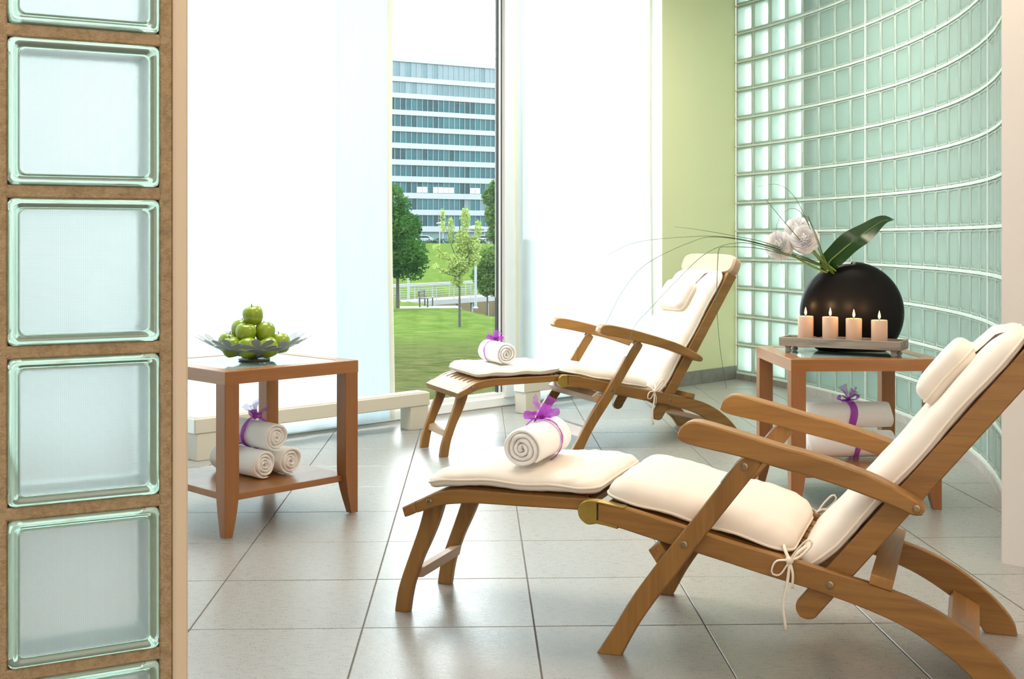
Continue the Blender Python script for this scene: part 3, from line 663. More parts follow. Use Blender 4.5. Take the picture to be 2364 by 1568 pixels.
# ---- towels
def sub(p, q): return Vector(p)-Vector(q)
def strip(mb, pts, w, wdir, seed=0, crinkle=.0015, n=14):
    rnd = random.Random(seed); P = cr(pts, n); V = []; m = 4
    for i, p in enumerate(P):
        ww = w(i/(n-1)) if callable(w) else w
        t = (P[min(i+1, n-1)]-P[max(i-1, 0)]).normalized(); wd = Vector(wdir); wd = (wd-t*wd.dot(t)); wd = wd.normalized() if wd.length > .05 else t.orthogonal().normalized(); nn = t.cross(wd)
        for k in range(m+1):
            f = k/m*2-1; V.append(p+wd*ww*f*.5+nn*(crinkle*math.sin(k*2.3+i*.7+seed)+rnd.uniform(-1, 1)*crinkle*.5))
    mb.add(V, [[i*(m+1)+k, i*(m+1)+k+1, (i+1)*(m+1)+k+1, (i+1)*(m+1)+k] for i in range(n-1) for k in range(m)])
def towel(label, loc, rz, L, Rr, group, ribbon=None, seed=1, bow=1.0, flip=1, end_a=-100, squash=1.0, bowang=90, bowfan=0, rw=.011):
    """rolled towel, axis on local x; loc is the centre of the roll's underside"""
    t = thing('rolled_towel', label, 'towel', loc, rz, group); rnd = random.Random(seed)
    turns = 4.0; n = 150; r0 = .007; pitch = (Rr-r0)/turns; th = pitch*.95
    A1 = R(end_a); out = []; inn = []
    for i in range(n+1):
        u = i/n; a = A1-flip*(1-u)*turns*2*math.pi; r = r0+(Rr-r0)*u-th*.5
        wv = 1+.035*math.sin(3*a+seed)*(1-u*.6)+.02*math.sin(7*a+seed*2)*(1-u)
        f = (1.0 if u < .95 else (1-((u-.95)/.05)**2*.8))*(.93+.07*math.sin(i*.37+seed))
        c, s = math.cos(a), math.sin(a)
        out.append(((r+th*.5*f)*wv*c, (r+th*.5*f)*wv*s)); inn.append(((r-th*.5*f)*wv*c, (r-th*.5*f)*wv*s))
    V = []; xs = [(-L/2, .35), (-L/2+.003, .75), (-L/2+.008, 1), (-L/2+.06, 1), (-L*.15, 1), (L*.15, 1), (L/2-.06, 1), (L/2-.008, 1), (L/2-.003, .75), (L/2, .35)]
    m = n+1
    for xi, (x, f) in enumerate(xs):
        for i in range(m):
            o, q = out[i], inn[i]; mx, my = (o[0]+q[0])/2, (o[1]+q[1])/2; dx = .0035*math.sin(i*.21+seed)+.002*math.sin(i*.57)
            if 3 <= xi <= 6: dx = 0
            bl = 1+.012*math.sin(xi*2.1+seed)
            V.append((x+dx, (mx+(o[0]-mx)*f)*bl, (my+(o[1]-my)*f)*squash*bl+Rr*squash))
        for i in range(m):
            o, q = out[i], inn[i]; mx, my = (o[0]+q[0])/2, (o[1]+q[1])/2; dx = .0035*math.sin(i*.21+seed)+.002*math.sin(i*.57)
            if 3 <= xi <= 6: dx = 0
            V.append((x+dx, mx+(q[0]-mx)*f, (my+(q[1]-my)*f)*squash+Rr*squash))
    Fq = []; st = 2*m; nx = len(xs)
    for xi in range(nx-1):
        for i in range(m-1):
            a = xi*st+i; Fq.append([a, a+1, a+1+st, a+st]); b = a+m; Fq.append([b+st, b+1+st, b+1, b])
        for i in (0, m-1): a = xi*st+i; Fq.append([a, a+st, a+st+m, a+m])
    for xi in (0, nx-1):
        for i in range(m-1): a = xi*st+i; Fq.append([a, a+m, a+m+1, a+1])
    mesh('terry_cloth', V, Fq, terry, t, 180)
    if ribbon is not None:
        xb = ribbon; mb = MB(); q = Rr*1.02+.001; B = bow
        pts = [(xb+.004*math.sin(a*3), q*math.cos(a), q*squash*math.sin(a)+Rr*squash) for a in [k/20*2*math.pi for k in range(21)]]
        strip(mb, pts, rw, (1, 0, 0), seed, .0012, 44); mb.build('ribbon', organza, t, 180)
        a = R(bowang); K0 = Vector((xb, q*math.cos(a), q*squash*math.sin(a)+Rr*squash)); up = Vector((0, math.cos(a), math.sin(a))); sd = Vector((0, -math.sin(a), math.cos(a))); ax = Vector((1, 0, 0))
        mb = MB()
        for s in (-1, 1):
            d = (ax*.85*s+sd*.35*s*(1 if seed % 2 else -1))
            lp = [K0, K0+d*.018*B+up*.012*B, K0+d*.045*B+up*.020*B, K0+d*.052*B+up*.006*B, K0+d*.03*B+up*.000*B, K0+up*.002]
            strip(mb, lp, lambda u: .012+.020*B*math.sin(math.pi*u), sd, seed+s, .0022, 18)
        mb.add(*lathe([(.001, -.007), (.007, -.005), (.009, 0), (.007, .006), (.001, .008)], 8), Matrix.Translation(K0+up*.003)); mb.build('bow', organza, t, 180)
        mb = MB()
        for k, (s, hh, dd) in enumerate(((-1, .055, .030), (1, .050, .042), (1, .034, .060), (-1, .040, .05))):
            d = ax*s*.6+sd*(.5-bowfan*s)*(1 if k % 2 else -1)
            strip(mb, [K0+up*.004, K0+d*dd*.4*B+up*hh*.55*B, K0+d*dd*B+up*hh*B], lambda u: .008+.026*B*u, sd if k % 2 else ax, seed+5+k, .003, 12)
        mb.build('ribbon_tail', organza_p, t, 180)
    return t

# ---- deck chairs
FT = [(-.582, .297), (-.538, .317), (-.508, .333), (-.482, .344), (-.435, .353), (-.384, .356), (-.26, .356), (-.075, .357)]
FB = [(-.574, .272), (-.525, .291), (-.478, .309), (-.418, .319), (-.367, .323), (-.26, .325), (-.17, .327), (-.075, .329)]
RT = [(-.04, .357), (.018, .351), (.17, .316), (.30, .286), (.417, .263), (.506, .243), (.591, .225), (.641, .212), (.696, .194), (.749, .170), (.802, .137), (.855, .093), (.896, .048), (.912, .018), (.914, .001)]
RB = [(-.04, .310), (.009, .300), (.126, .273), (.25, .246), (.355, .222), (.458, .200), (.518, .185), (.563, .173), (.641, .147), (.696, .121), (.749, .088), (.787, .060), (.815, .033), (.828, .012), (.836, .001)]
LT = [(.326, .499), (.308, .489), (.281, .456), (.205, .353), (.132, .258), (.090, .201), (.048, .140), (.004, .066), (-.037, .001)]
LB = [(.346, .494), (.357, .480), (.321, .431), (.257, .346), (.195, .262), (.160, .212), (.108, .142), (.063, .074), (.024, .001)]
GT = [(-.553, .285), (-.567, .235), (-.585, .185), (-.602, .140), (-.621, .088), (-.633, .045), (-.640, .001)]
GB = [(-.496, .300), (-.514, .245), (-.537, .192), (-.558, .148), (-.582, .085), (-.592, .045), (-.599, .001)]
ARM_N = ([(.163, .534), (.165, .546), (.172, .559), (.186, .569), (.208, .572), (.245, .565), (.323, .546), (.40, .526), (.476, .510), (.595, .474), (.66, .444), (.703, .420), (.714, .407)],
         [(.163, .530), (.167, .526), (.176, .522), (.190, .518), (.210, .514), (.245, .508), (.323, .494), (.40, .476), (.476, .460), (.551, .440), (.638, .412), (.684, .394), (.706, .394)])
ARM_F = ([(.111, .562), (.113, .573), (.120, .584), (.135, .591), (.160, .591), (.20, .584), (.30, .561), (.40, .533), (.47, .512), (.532, .491), (.614, .453), (.664, .424), (.674, .412)],
         [(.111, .558), (.115, .552), (.124, .547), (.138, .543), (.160, .538), (.20, .531), (.30, .509), (.38, .490), (.44, .474), (.50, .455), (.59, .424), (.645, .400), (.666, .398)])
def cushion(name, path, w, th, parent, seed, r=.05, y0=0, pipe='piping', up=1, N=40, M=24, wr=.0028, bottom=.36):
    Pth = cr([(a, b, 0) for a, b in path], 80); rnd = random.Random(seed); ph = [rnd.uniform(0, 6.28) for _ in range(6)]
    Lt = sum((Pth[i+1]-Pth[i]).length for i in range(79))
    def pos(a):   # a in [0,L]
        f = max(0, min(1, a/Lt))*78.999; i = int(f); p = Pth[i].lerp(Pth[i+1], f-i); t = (Pth[i+1]-Pth[i]).normalized(); return p, Vector((-t.y, t.x))
    def gp(p, q):
        d = max(0, abs(q)*w-(w-r)); ins = r-math.sqrt(max(0, r*r-d*d)); a = Lt/2+p*(Lt/2-ins); return pos(a), q*w
    def wrinkle(p, q):
        e1 = max(0, (abs(q)-.55)/.45); e2 = max(0, (abs(p)-.72)/.28)
        if wr < .001: e1 *= .15
        return wr*(e1*math.sin(p*34+ph[0]+2*math.sin(p*9+ph[1]))*(1-e1*.3)+e2*math.sin(q*23+ph[2]+1.5*math.sin(q*7+ph[3])))+wr*.8*math.sin(p*5+ph[4]+q*3)*math.sin(q*4+ph[5])
    def pr(p, q): return (max(0, 1-abs(p)**10)*max(0, 1-abs(q)**8))**.5
    def seamwave(p, q): return wr*.9*math.sin(p*7+ph[1])*abs(q)
    V = []; idx = {}
    ps = [math.sin(math.pi/2*(2*i/N-1)) for i in range(N+1)]; qs = [math.sin(math.pi/2*(2*j/M-1)) for j in range(M+1)]
    for side in (0, 1):
        for i, p in enumerate(ps):
            for j, q in enumerate(qs):
                edge = i in (0, N) or j in (0, M)
                if side and edge: idx[1, i, j] = idx[0, i, j]; continue
                (c, nn), y = gp(p, q); h = pr(p, q)
                hh = th*(.06+bottom)+seamwave(p, q)
                if side == 0: off = hh+(th*(1-.06-bottom)*h if not edge else 0)+(wrinkle(p, q)*min(1, h*1.3) if not edge else 0)
                else: h = h**.45; off = hh-min(th*bottom*1.1*h, th*bottom)+.4*wrinkle(p, q)*h
                idx[side, i, j] = len(V); V.append((c.x+nn.x*off*up, y0+y, c.y+nn.y*off*up))
    Fq = []
    for i in range(N):
        for j in range(M):
            Fq.append([idx[0, i, j], idx[0, i+1, j], idx[0, i+1, j+1], idx[0, i, j+1]]); Fq.append([idx[1, i, j+1], idx[1, i+1, j+1], idx[1, i+1, j], idx[1, i, j]])
    o = mesh(name, V, Fq, cushion_m, parent, 180)
    if pipe:
        bd = [(i, 0) for i in range(N)]+[(N, j) for j in range(M)]+[(i, M) for i in range(N, 0, -1)]+[(0, j) for j in range(M, 0, -1)]
        B = [Vector(V[idx[0, i, j]]) for i, j in bd]; rings = []; n = 6
        for k, p in enumerate(B):
            t = (B[(k+1) % len(B)]-B[k-1]).normalized(); a = t.cross(Vector((0, 0, 1))); a = a.normalized() if a.length > .05 else Vector((0, 1, 0)); b = t.cross(a)
            rings.append([p+(a*math.cos(2*math.pi*m/n)+b*math.sin(2*math.pi*m/n))*.0036 for m in range(n)])
        Vp, Fp = loops(rings+[rings[0]], caps=False); mesh(pipe, Vp, Fp, piping_m, o, 180)
    return o
def deck_chair(label, O, deg, back, arms, low_bar, seed, lshift=0):
    t = thing('deck_chair', label, 'deck chair', (O[0], O[1], 0), R(deg), 'teak steamer deck chairs')
    A = lambda name, vf, m=teak, p=None, s=30: mesh(name, vf[0], vf[1], m, p or t, s)
    d = Vector((math.cos(R(back)), math.sin(R(back)))); nn = Vector((d.y, -d.x)); PV = Vector((.507, .213))
    def bp(tt, n): q = PV+d*tt+nn*n; return (q.x, q.y)
    sh = lambda L: [(a-lshift*max(0, b-.28)/.2, b+lshift*.5*max(0, b-.28)/.2) for a, b in L]
    fi = [p for p in FT if p[0] > -.55]
    FTi = [(-.548, .3125)]+FT[1:]; FBi = [(-.540, .2855)]+FB[1:]
    bar = A('footrest_bar', plank([(-.582, .297), (-.566, .305), (-.5485, .3135)], [(-.574, .272), (-.556, .279), (-.5405, .2865)], -.222, .222, 6), teak_y)
    A('footrest_board', plank([(-.548, .3135), (-.53, .3215), (-.505, .3345)], [(-.5405, .2965), (-.525, .305), (-.497, .3175)], -.1945, .1945, 6), teak_y)
    for k in range(7):
        y = -.168+.056*k
        V, Fc = plank([(-.505, .3345), (-.482, .344), (-.435, .353), (-.384, .356), (-.26, .356), (-.095, .357)], [(-.50, .3235), (-.478, .333), (-.433, .342), (-.384, .345), (-.26, .345), (-.095, .346)], y-.0205, y+.0205, 14, .002); A('footrest_slat', (V, Fc))
    A('footrest_crossbar', plank([(-.125, .3445), (-.08, .3445)], [(-.125, .329), (-.08, .329)], -.1945, .1945, 3), teak_y)
    A('footrest_crossbar', plank([(-.30, .3445), (-.26, .3445)], [(-.30, .329), (-.26, .329)], -.1945, .1945, 3), teak_y)
    for s in (-1, 1):
        fr = A('footrest_rail', plank(FTi, FBi, s*.195, s*.22, 26)); V, Fc = rod((-.505, s*.2195, .318), (0, s, 0), .0085, .004); A('bolt', (V, Fc), bolt_m, fr, 40)
        A('footrest_leg', plank(GT, GB, s*.125, s*.15, 20), teak_z)
        rl = A('seat_rail', plank(RT, RB, s*.222, s*.247, 46)); V, Fc = rod((PV.x, s*.2465, PV.y), (0, s, 0), .0095, .004); A('bolt', (V, Fc), bolt_m, rl, 40)
        # brass hinge cap on the rail's front end
        hp = [(-.092, .336), (-.089, .347), (-.080, .356), (-.066, .361), (-.045, .3605), (.0, .3565), (.022, .352)]
        hb = [(-.092, .332), (-.089, .319), (-.080, .309), (-.068, .3035), (-.050, .302), (-.046, .309), (-.0455, .312)]
        A('brass_hinge', plank([(-.092, .336), (-.089, .347), (-.080, .356), (-.066, .361), (-.044, .361)], [(-.092, .332), (-.089, .319), (-.080, .309), (-.066, .302), (-.044, .306)], s*.2205, s*.2505, 20, .002, True), brass, None, 35)
        A('brass_strap', plank([(-.046, .3605), (.0, .3545), (.026, .3510)], [(-.046, .3565), (.0, .3505), (.026, .3470)], s*.2205, s*.2505, 6, .001), brass)
        A('brass_strap', plank([(-.046, .3145), (-.02, .3095), (.008, .3035)], [(-.046, .3060), (-.02, .3030), (.008, .2975)], s*.2205, s*.2502, 6, .001), brass)
        lg = A('leg', plank(sh(LT), sh(LB), s*.2495, s*.2725, 34), teak_z)
        for q in ((.318, .473), (.176, .281)):
            q = sh([q])[0]; V, Fc = rod((q[0], s*.272, q[1]), (0, s, 0), .0095, .0035); A('bolt', (V, Fc), bolt_m, lg, 40)
        bk = sh([(.262, .434), (.285, .465), (.306, .490), (.326, .5015), (.348, .500)]); bi = sh([(.2655, .432), (.288, .462), (.309, .486), (.327, .4975), (.346, .4965)])
        A('arm_bracket', plank(bk, bi, s*.2485, s*.2735, 10, .0008), steel)
        ar = A('armrest', plank(arms[0], arms[1], s*.228, s*.283, 64, .004, True)); q = (.695, .408) if arms is ARM_N else (.656, .414)
        V, Fc = rod((q[0], s*.2825, q[1]), (0, s, 0), .0095, .0035); A('bolt', (V, Fc), bolt_m, ar, 40)
        prof = [(-.112+.027*(1-math.cos(a)), max(.001, .027*math.sin(a))) for a in [R(q) for q in (2, 12, 24, 36, 48, 60, 72, 84)]]+[(-.080, .027), (.10, .027), (.40, .027), (.715, .027)]
        A('back_stile', plank([bp(a, -h) for a, h in prof], [bp(a, h) for a, h in prof], s*.195, s*.2195, 44, .003, True))
    # seat
    for k in range(6):
        y = -.165+.066*k; A('seat_slat', plank([(-.03, .350), (.17, .311), (.30, .281), (.44, .252)], [(-.03, .338), (.17, .299), (.30, .269), (.44, .240)], y-.026, y+.026, 12, .002))
    A('seat_crossbar', plank([(-.035, .337), (.005, .329)], [(-.035, .315), (.005, .307)], -.2215, .2215, 3), teak_y)
    A('seat_crossbar', plank([(.395, .248), (.43, .240)], [(.395, .228), (.43, .220)], -.1945, .1945, 3), teak_y)
    # back
    for k in range(5):
        y = -.152+.076*k; A('back_slat', plank([bp(.07, -.022), bp(.70, -.022)], [bp(.07, -.011), bp(.70, -.011)], y-.029, y+.029, 6, .002))
    for tt in (.09, .40, .67): A('back_crossbar', plank([bp(tt, -.010), bp(tt+.04, -.010)], [bp(tt, .010), bp(tt+.04, .010)], -.1945, .1945, 3), teak_y)
    # headrest board with rounded shoulders
    ol = []
    for k in range(56):
        a = 2*math.pi*k/56; c_, s_ = math.cos(a), math.sin(a); ol.append((math.copysign(.247*abs(c_)**.38, c_), .753+math.copysign(.053*abs(s_)**.55, s_)))
    rings = []
    for n_, sc in ((-.030, .975), (-.034, .955)) [::-1]+((.010, 1), (.018, .96)):
        r = []
        for yy, tt in ol:
            y2, t2 = yy*sc if sc < 1 else yy, .753+(tt-.753)*(sc if sc > .99 else sc-.04); cur = -.016*((t2-.70)/.1)-.010*(1-(y2/.245)**2)*0
            x, z = bp(t2, n_+cur); r.append((x, y2, z))
        rings.append(r)
    rings.insert(2, [(bp(tt, -.024-.016*((tt-.70)/.1))[0], yy, bp(tt, -.024-.016*((tt-.70)/.1))[1]) for yy, tt in ol])
    A('headrest', loops(rings), teak_lit if not low_bar else teak_lit, None, 35)
    A('support_bar', plank([(.597, .249), (.647, .237)], [(.592, .2245), (.641, .2125)], -.252, .252, 3), teak_y)
    pl = A('rear_stretcher', plank([(.763, .103), (.825, .071)], [(.752, .082), (.814, .050)], -.2215, .2215, 3), teak_y)
    V, Fc = plank([(.782, .0938), (.812, .0784)], [(.7815, .0928), (.8115, .0774)], -.030, .014, 3, .0002); A('maker_plate', (V, Fc), bolt_m, pl)
    A('leg_crossbar', plank([(.085, .254), (.113, .2745)], [(.107, .222), (.136, .2425)], -.249, .249, 3), teak_lit if low_bar else teak_y)
    A('footrest_stretcher', plank([(-.597, .112), (-.562, .120)], [(-.603, .085), (-.569, .090)], -.1245, .1245, 3), teak_lit)
    if low_bar: A('low_stretcher', plank([(.040, .108), (.074, .105)], [(.012, .068), (.046, .064)], -.249, .249, 3), teak_lit)
    # cushions
    cushion('foot_cushion', ([(-.515, .3385), (-.48, .350)] if not low_bar else [(-.472, .352)])+[(-.435, .357), (-.384, .359), (-.26, .359), (-.15, .359), (-.055, .361)], .215, .049, t, seed, .045, bottom=.40)
    cushion('seat_cushion', [(-.040, .359), (.02, .347), (.17, .316), (.30, .286), (.415, .259)], .215, .066, t, seed+1, .05, bottom=.12)
    bc = cushion('back_cushion', [bp(-.045, -.052), bp(-.01, -.042), bp(.04, -.033), bp(.10, -.027), bp(.30, -.024), bp(.50, -.024), bp(.705, -.026)], .213, .062, t, seed+2, .06, bottom=.22)
    pw = cushion('head_pillow', [bp(.44, -.076), bp(.52, -.078), bp(.60, -.074)], .130, .064, t, seed+3, .045, .005, N=30, M=24, wr=.0004)
    FO_ = lambda u: -.106+.014*u+.052*max(0, (u-.62)/.38)**1.7
    n = 14; V = []
    for i in range(n+1):
        u = i/n; tt = .575+.135*u; off = FO_(u); hw0 = .075+.06*u
        for j in range(9):
            y = (j/4-1)*hw0; x, z = bp(tt, off+.011*abs(j/4-1)**2.5+.0015*math.sin(j*2+u*5)); V.append((x, y+.0, z))
    for i in range(n+1):
        u = i/n; tt = .575+.135*u; off = FO_(u)+.003; hw0 = .075+.06*u
        for j in range(9): y = (j/4-1)*hw0; x, z = bp(tt, off+.011*abs(j/4-1)**2.5); V.append((x, y, z))
    Fq = [[b+i*9+j, b+i*9+j+1, b+(i+1)*9+j+1, b+(i+1)*9+j] for b in (0, 9*(n+1)) for i in range(n) for j in range(8)]
    mesh('pillow_flap', V, Fq, cushion_m, pw, 180)
    # tie tapes
    for s in (-1, 1):
        mb = MB(); kx, ky, kz = .418, s*.252, .262
        mb.add(*lathe([(.001, -.008), (.008, -.006), (.010, 0), (.008, .006), (.001, .008)], 8), Matrix.Translation((kx, ky, kz)))
        mb.add(*tube([(kx+.03, s*.205, .285), (kx+.015, s*.235, .275), (kx, ky, kz)], .0042, 6, 8))
        mb.add(*tube([(kx-.02, s*.205, .283), (kx-.012, s*.235, .278), (kx, ky, kz)], .0042, 6, 8))
        mb.add(*tube([(kx, ky, kz), (kx+.020, ky+s*.004, kz+.030), (kx+.042, ky+s*.006, kz+.052), (kx+.050, ky+s*.002, kz+.040), (kx+.022, ky, kz+.010), (kx, ky, kz)], .0045, 6, 18, .5))
        mb.add(*tube([(kx, ky, kz), (kx-.030, ky+s*.004, kz-.004), (kx-.040, ky+s*.006, kz-.030), (kx-.022, ky+s*.005, kz-.034), (kx-.004, ky, kz-.008), (kx, ky, kz)], .0045, 6, 18, .5))
        mb.add(*tube([(kx, ky, kz), (kx-.004, ky+s*.005, kz-.045), (kx-.014, ky+s*.006, kz-.10), (kx-.008, ky+s*.004, kz-.16)], .0045, 6, 14, .5))
        mb.add(*tube([(kx, ky, kz), (kx+.008, ky+s*.005, kz-.03), (kx+.006, ky+s*.004, kz-.062)], .0045, 6, 10, .5))
        mb.build('tie_tape', piping_m, t, 180)
    return t
NO = (.336, 3.150); FO = (.203, 5.891)
deck_chair('large teak steamer deck chair in the foreground with cream cushions', NO, -21, 51, ARM_N, False, 11)
deck_chair('teak steamer deck chair at the back, before the green wall', FO, 23, 58, ARM_F, True, 31, .012)
def cpt(O, deg, s, v): a = R(deg); return (O[0]+s*math.cos(a)-v*math.sin(a), O[1]+s*math.sin(a)+v*math.cos(a))
p = cpt(NO, -21, -.27, -.045)
towel('rolled white towel with purple bow on the front deck chair', (*p, .4045), R(-21+90), .25, .0555, 'rolled towels with purple ribbons', .035, 3, 1.05, 1, -140)
p = cpt(FO, 23, -.315, -.045)
towel('rolled white towel with purple bow on the rear deck chair', (*p, .4045), R(23+90), .24, .0555, 'rolled towels with purple ribbons', .03, 4, .85, -1, -60)
e2t = Vector((-.716, .698))
def ltow(face, z, label, rib, seed, L=.29, bw=1.0, ba=90): c = Vector(face)+e2t*L/2; return towel(label, (c.x, c.y, z), math.atan2(-.698, .716), L, .054, 'rolled towels under the left table', rib, seed, bw, 1, -70, 1.0, ba, 0, .024)
ltow((-.875, 4.287), .142, 'rolled white towel at lower left of the three under the apple table', -.02, 5, .29, .9, 120)
ltow((-.797, 4.367), .142, 'rolled white towel at lower right of the three under the apple table', None, 6)
ltow((-.840, 4.322), .234, 'rolled white towel on top of two others under the apple table', -.005, 7, .27, 1.1)
towel('upper rolled towel of two under the vase table, purple bow on top', (1.300, 4.70, .256), R(5), .335, .057, 'rolled towels under the right table', .01, 8, 1.0, 1, -120, .98, 90, 0, .030)
towel('lower rolled towel of two under the vase table', (1.308, 4.70, .142), R(5), .345, .058, 'rolled towels under the right table', .02, 9, .6, 1, -120, .98, 62, 0, .022)

# ---- bowl of apples
BC = Vector((-.937, 4.39, TH))
bowl = thing('fruit_bowl', 'silver metal bowl of cut-out flower shapes on the left table', 'bowl', tuple(BC))
def bz(r): return .004+.084*(r/.21)**1.55
def petal_flower(rc, ph, size, np_, rot):
    mb = MB()
    for k in range(np_+1):
        outl = []
        if k == np_: pts = [(.012*math.cos(a), .012*math.sin(a)) for a in [i*math.pi/4 for i in range(8)]]
        else:
            a0 = rot+2*math.pi*k/np_; pts = []
            for i in range(14):
                a = i/14*2*math.pi; x = size*.54+size*.48*math.cos(a); y = size*.235*math.sin(a)*(1+.45*math.cos(a)); pts.append((x*math.cos(a0)-y*math.sin(a0), x*math.sin(a0)+y*math.cos(a0)))
        top = []; bt = []
        for x, y in pts:
            X = rc+x; r = math.hypot(X, y); f = ph+math.atan2(y, X); z = bz(r)+ (.0006*k)
            top.append((r*math.cos(f), r*math.sin(f), z+.0013)); bt.append((r*math.cos(f), r*math.sin(f), z))
        mb.add(*loops([bt, top]))
    mb.build('petal_flower', bowl_m, bowl, 30)
for k in range(9): petal_flower(.148, R(40*k+8), .064, 6, R(23*k))
for k in range(7): petal_flower(.085, R(360/7*k+25), .054, 6, R(23*k))
V, Fc = lathe([(.001, .0), (.055, .0), (.058, .003), (.056, .005), (.001, .005)], 28); mesh('base_plate', V, Fc, bowl_m, bowl, 40)
apro = [(.0006, -.0270), (.006, -.0285), (.013, -.0335), (.020, -.0335), (.028, -.027), (.0345, -.013), (.037, .002), (.0365, .014), (.031, .0265), (.023, .0325), (.015, .0335), (.009, .030), (.004, .0245), (.0006, .022)]
ad_ = None
BA_ = BC+Vector((0, 0, .007+.033))
spots = [((-.068, -.060, .012), 'green apple at the front left of the bowl, partly behind petals'), ((-.095, .005, .022), 'green apple at the far left edge of the bowl heap'),
         ((-.006, -.082, .010), 'green apple at the front centre of the bowl, behind petals'), ((.062, -.058, .010), 'green apple at the front right of the bowl heap'),
         ((.092, .010, .020), 'green apple at the far right edge of the bowl heap'), ((.040, .070, .008), 'green apple at the back right of the bowl'), ((-.045, .068, .010), 'green apple at the back left of the bowl'), ((-.004, -.006, .000), 'green apple at the bottom centre of the bowl'),
         ((-.052, .022, .068), 'green apple in the second layer at left, half hidden'), ((-.022, -.040, .061), 'green apple in the second layer at the front'), ((.040, -.004, .061), 'green apple in the second layer at right'),
         ((-.004, -.004, .122), 'green apple on the very top of the heap')]
rnd = random.Random(3)
for (x, y, z), lab in spots:
    if ad_ is None:
        V, Fc = lathe(apro, 28); a0 = mesh('apple', V, Fc, apple_m, None, 180); ad_ = a0.data; o = a0
        V, Fc = tube([(0, 0, .022), (.001, 0, .032), (.004, .001, .043)], lambda u: .0013+.0006*u, 6, 5); s0 = mesh('stem', V, Fc, stem_brown, o); sd_ = s0.data
    else: o = inst('apple', ad_); s0 = inst('stem', sd_, o)
    o.location = BA_+Vector((x, y, z)); o.rotation_euler = (rnd.uniform(-.35, .35), rnd.uniform(-.35, .35), rnd.uniform(0, 6)); tag(o, lab, 'apple', 'green apples in the bowl')

# ---- vase
VX, VY = 1.3396, 4.76
vase = thing('vase', 'round flat black lacquered vase with flowers on the right table', 'vase', (VX, VY, TH), R(-6))
RV, CZ, TV = .201, .1495, .078; rings = []
nph, nr = 72, 16; V = []; 
def flat(x, z):   # shoulder cut that carries the mouth
    a = Vector((-.086, CZ+.1775)); b = Vector((.010, CZ+.2035)); n = Vector((-(b.y-a.y), b.x-a.x)).normalized(); dd = (Vector((x, z))-a).dot(n)
    if dd > 0 and x < .03: x -= n.x*dd; z -= n.y*dd
    return x, max(0, z)
Fq = []
for side in (-1, 1):
    b = len(V)
    for i in range(nr+1):
        rho = math.sin(math.pi/2*i/nr)
        for k in range(nph):
            a = 2*math.pi*k/nph; x, z = flat(RV*rho*math.cos(a), CZ+RV*rho*math.sin(a)); V.append((x, side*TV*math.sqrt(max(0, 1-rho*rho))**.9, z))
    for i in range(nr):
        for k in range(nph):
            q = (k+1) % nph; c = [b+i*nph+k, b+i*nph+q, b+(i+1)*nph+q, b+(i+1)*nph+k]
            pts = [Vector(V[j]) for j in c]; mid = sum(pts, Vector())/4
            if -.078 < mid.x < -.002 and mid.z > CZ+.176+.27*(mid.x+.086)-.006 and abs(mid.y) < .024: continue
            Fq.append(c)
o = mesh('body', V, Fq, black_vase, vase)
bm = bmesh.new(); bm.from_mesh(o.data); bmesh.ops.remove_doubles(bm, verts=bm.verts, dist=.0004); bmesh.ops.recalc_face_normals(bm, faces=bm.faces); bm.to_mesh(o.data); bm.free()
o.data.polygons.foreach_set('use_smooth', [True]*len(o.data.polygons)); o.data.set_sharp_from_angle(angle=R(50))
md = o.modifiers.new('wall', 'SOLIDIFY'); md.thickness = .005; md.offset = -1
MO = Vector((VX-.052, VY, TH+CZ+.175))
# ---- flowers
def dahlia(label, px, py, Y, r, root, seed, tint=0):
    c = at(px, py, Y); rnd = random.Random(seed); dirn = (c-Vector(root)).normalized()
    dirn = (dirn+Vector((-.1, -1.2, .35))).normalized(); rot = dirn.to_track_quat('Z', 'Y')
    t = thing('dahlia', label, 'flower', tuple(c), 0, 'blush dahlias in the vase'); V = []; Fq = []; n = 210
    for i in range(n):
        u = (i+.5)/n; th = math.acos(1-1.72*u); ph = i*2.39996; d = Vector((math.sin(th)*math.cos(ph), math.sin(th)*math.sin(ph), math.cos(th)))
        side = Vector((-math.sin(ph), math.cos(ph), 0)); tip = d*r*rnd.uniform(.92, 1.05); base = d*r*.30; w = r*(.085+.085*math.sin(th)); up = d.cross(side)
        mid = base.lerp(tip, .62)-up*r*.06; k = len(V)
        tb2 = base.lerp(tip, .90)
        V += [base-side*w*.3, base+side*w*.3, mid+side*w+d*w*.15, mid-side*w+d*w*.15, mid-d*w*.25, tip+up*r*.06, tb2+side*w*.85+d*w*.2+up*r*.04, tb2-side*w*.85+d*w*.2+up*r*.04, tb2-d*w*.12+up*r*.02]
        Fq += [[k, k+1, k+4], [k+1, k+2, k+4], [k, k+4, k+3], [k+4, k+2, k+6, k+8], [k+3, k+4, k+8, k+7], [k+8, k+6, k+5], [k+7, k+8, k+5]]
    V = [rot @ v for v in V]; mesh('bloom', V, Fq, petal_m, t, 180)
    a = -dirn*r*.3; rr = Vector(root)-c
    V, Fc = tube([a, a.lerp(rr, .5)+Vector((0, 0, -.012)), rr], .0042, 8, 12); mesh('stalk', V, Fc, stalk_m, t, 60)
dahlia('blush dahlia lowest and furthest left in the black vase', 1799, 567, 4.66, .056, MO+Vector((-.010, -.004, -.03)), 1)
dahlia('blush dahlia at the back, half hidden by the two others', 1842, 533, 4.76, .054, MO+Vector((.004, .004, -.03)), 2)
dahlia('cream dahlia nearest the vase on the right of the three', 1858, 553, 4.62, .056, MO+Vector((.014, -.006, -.03)), 3)
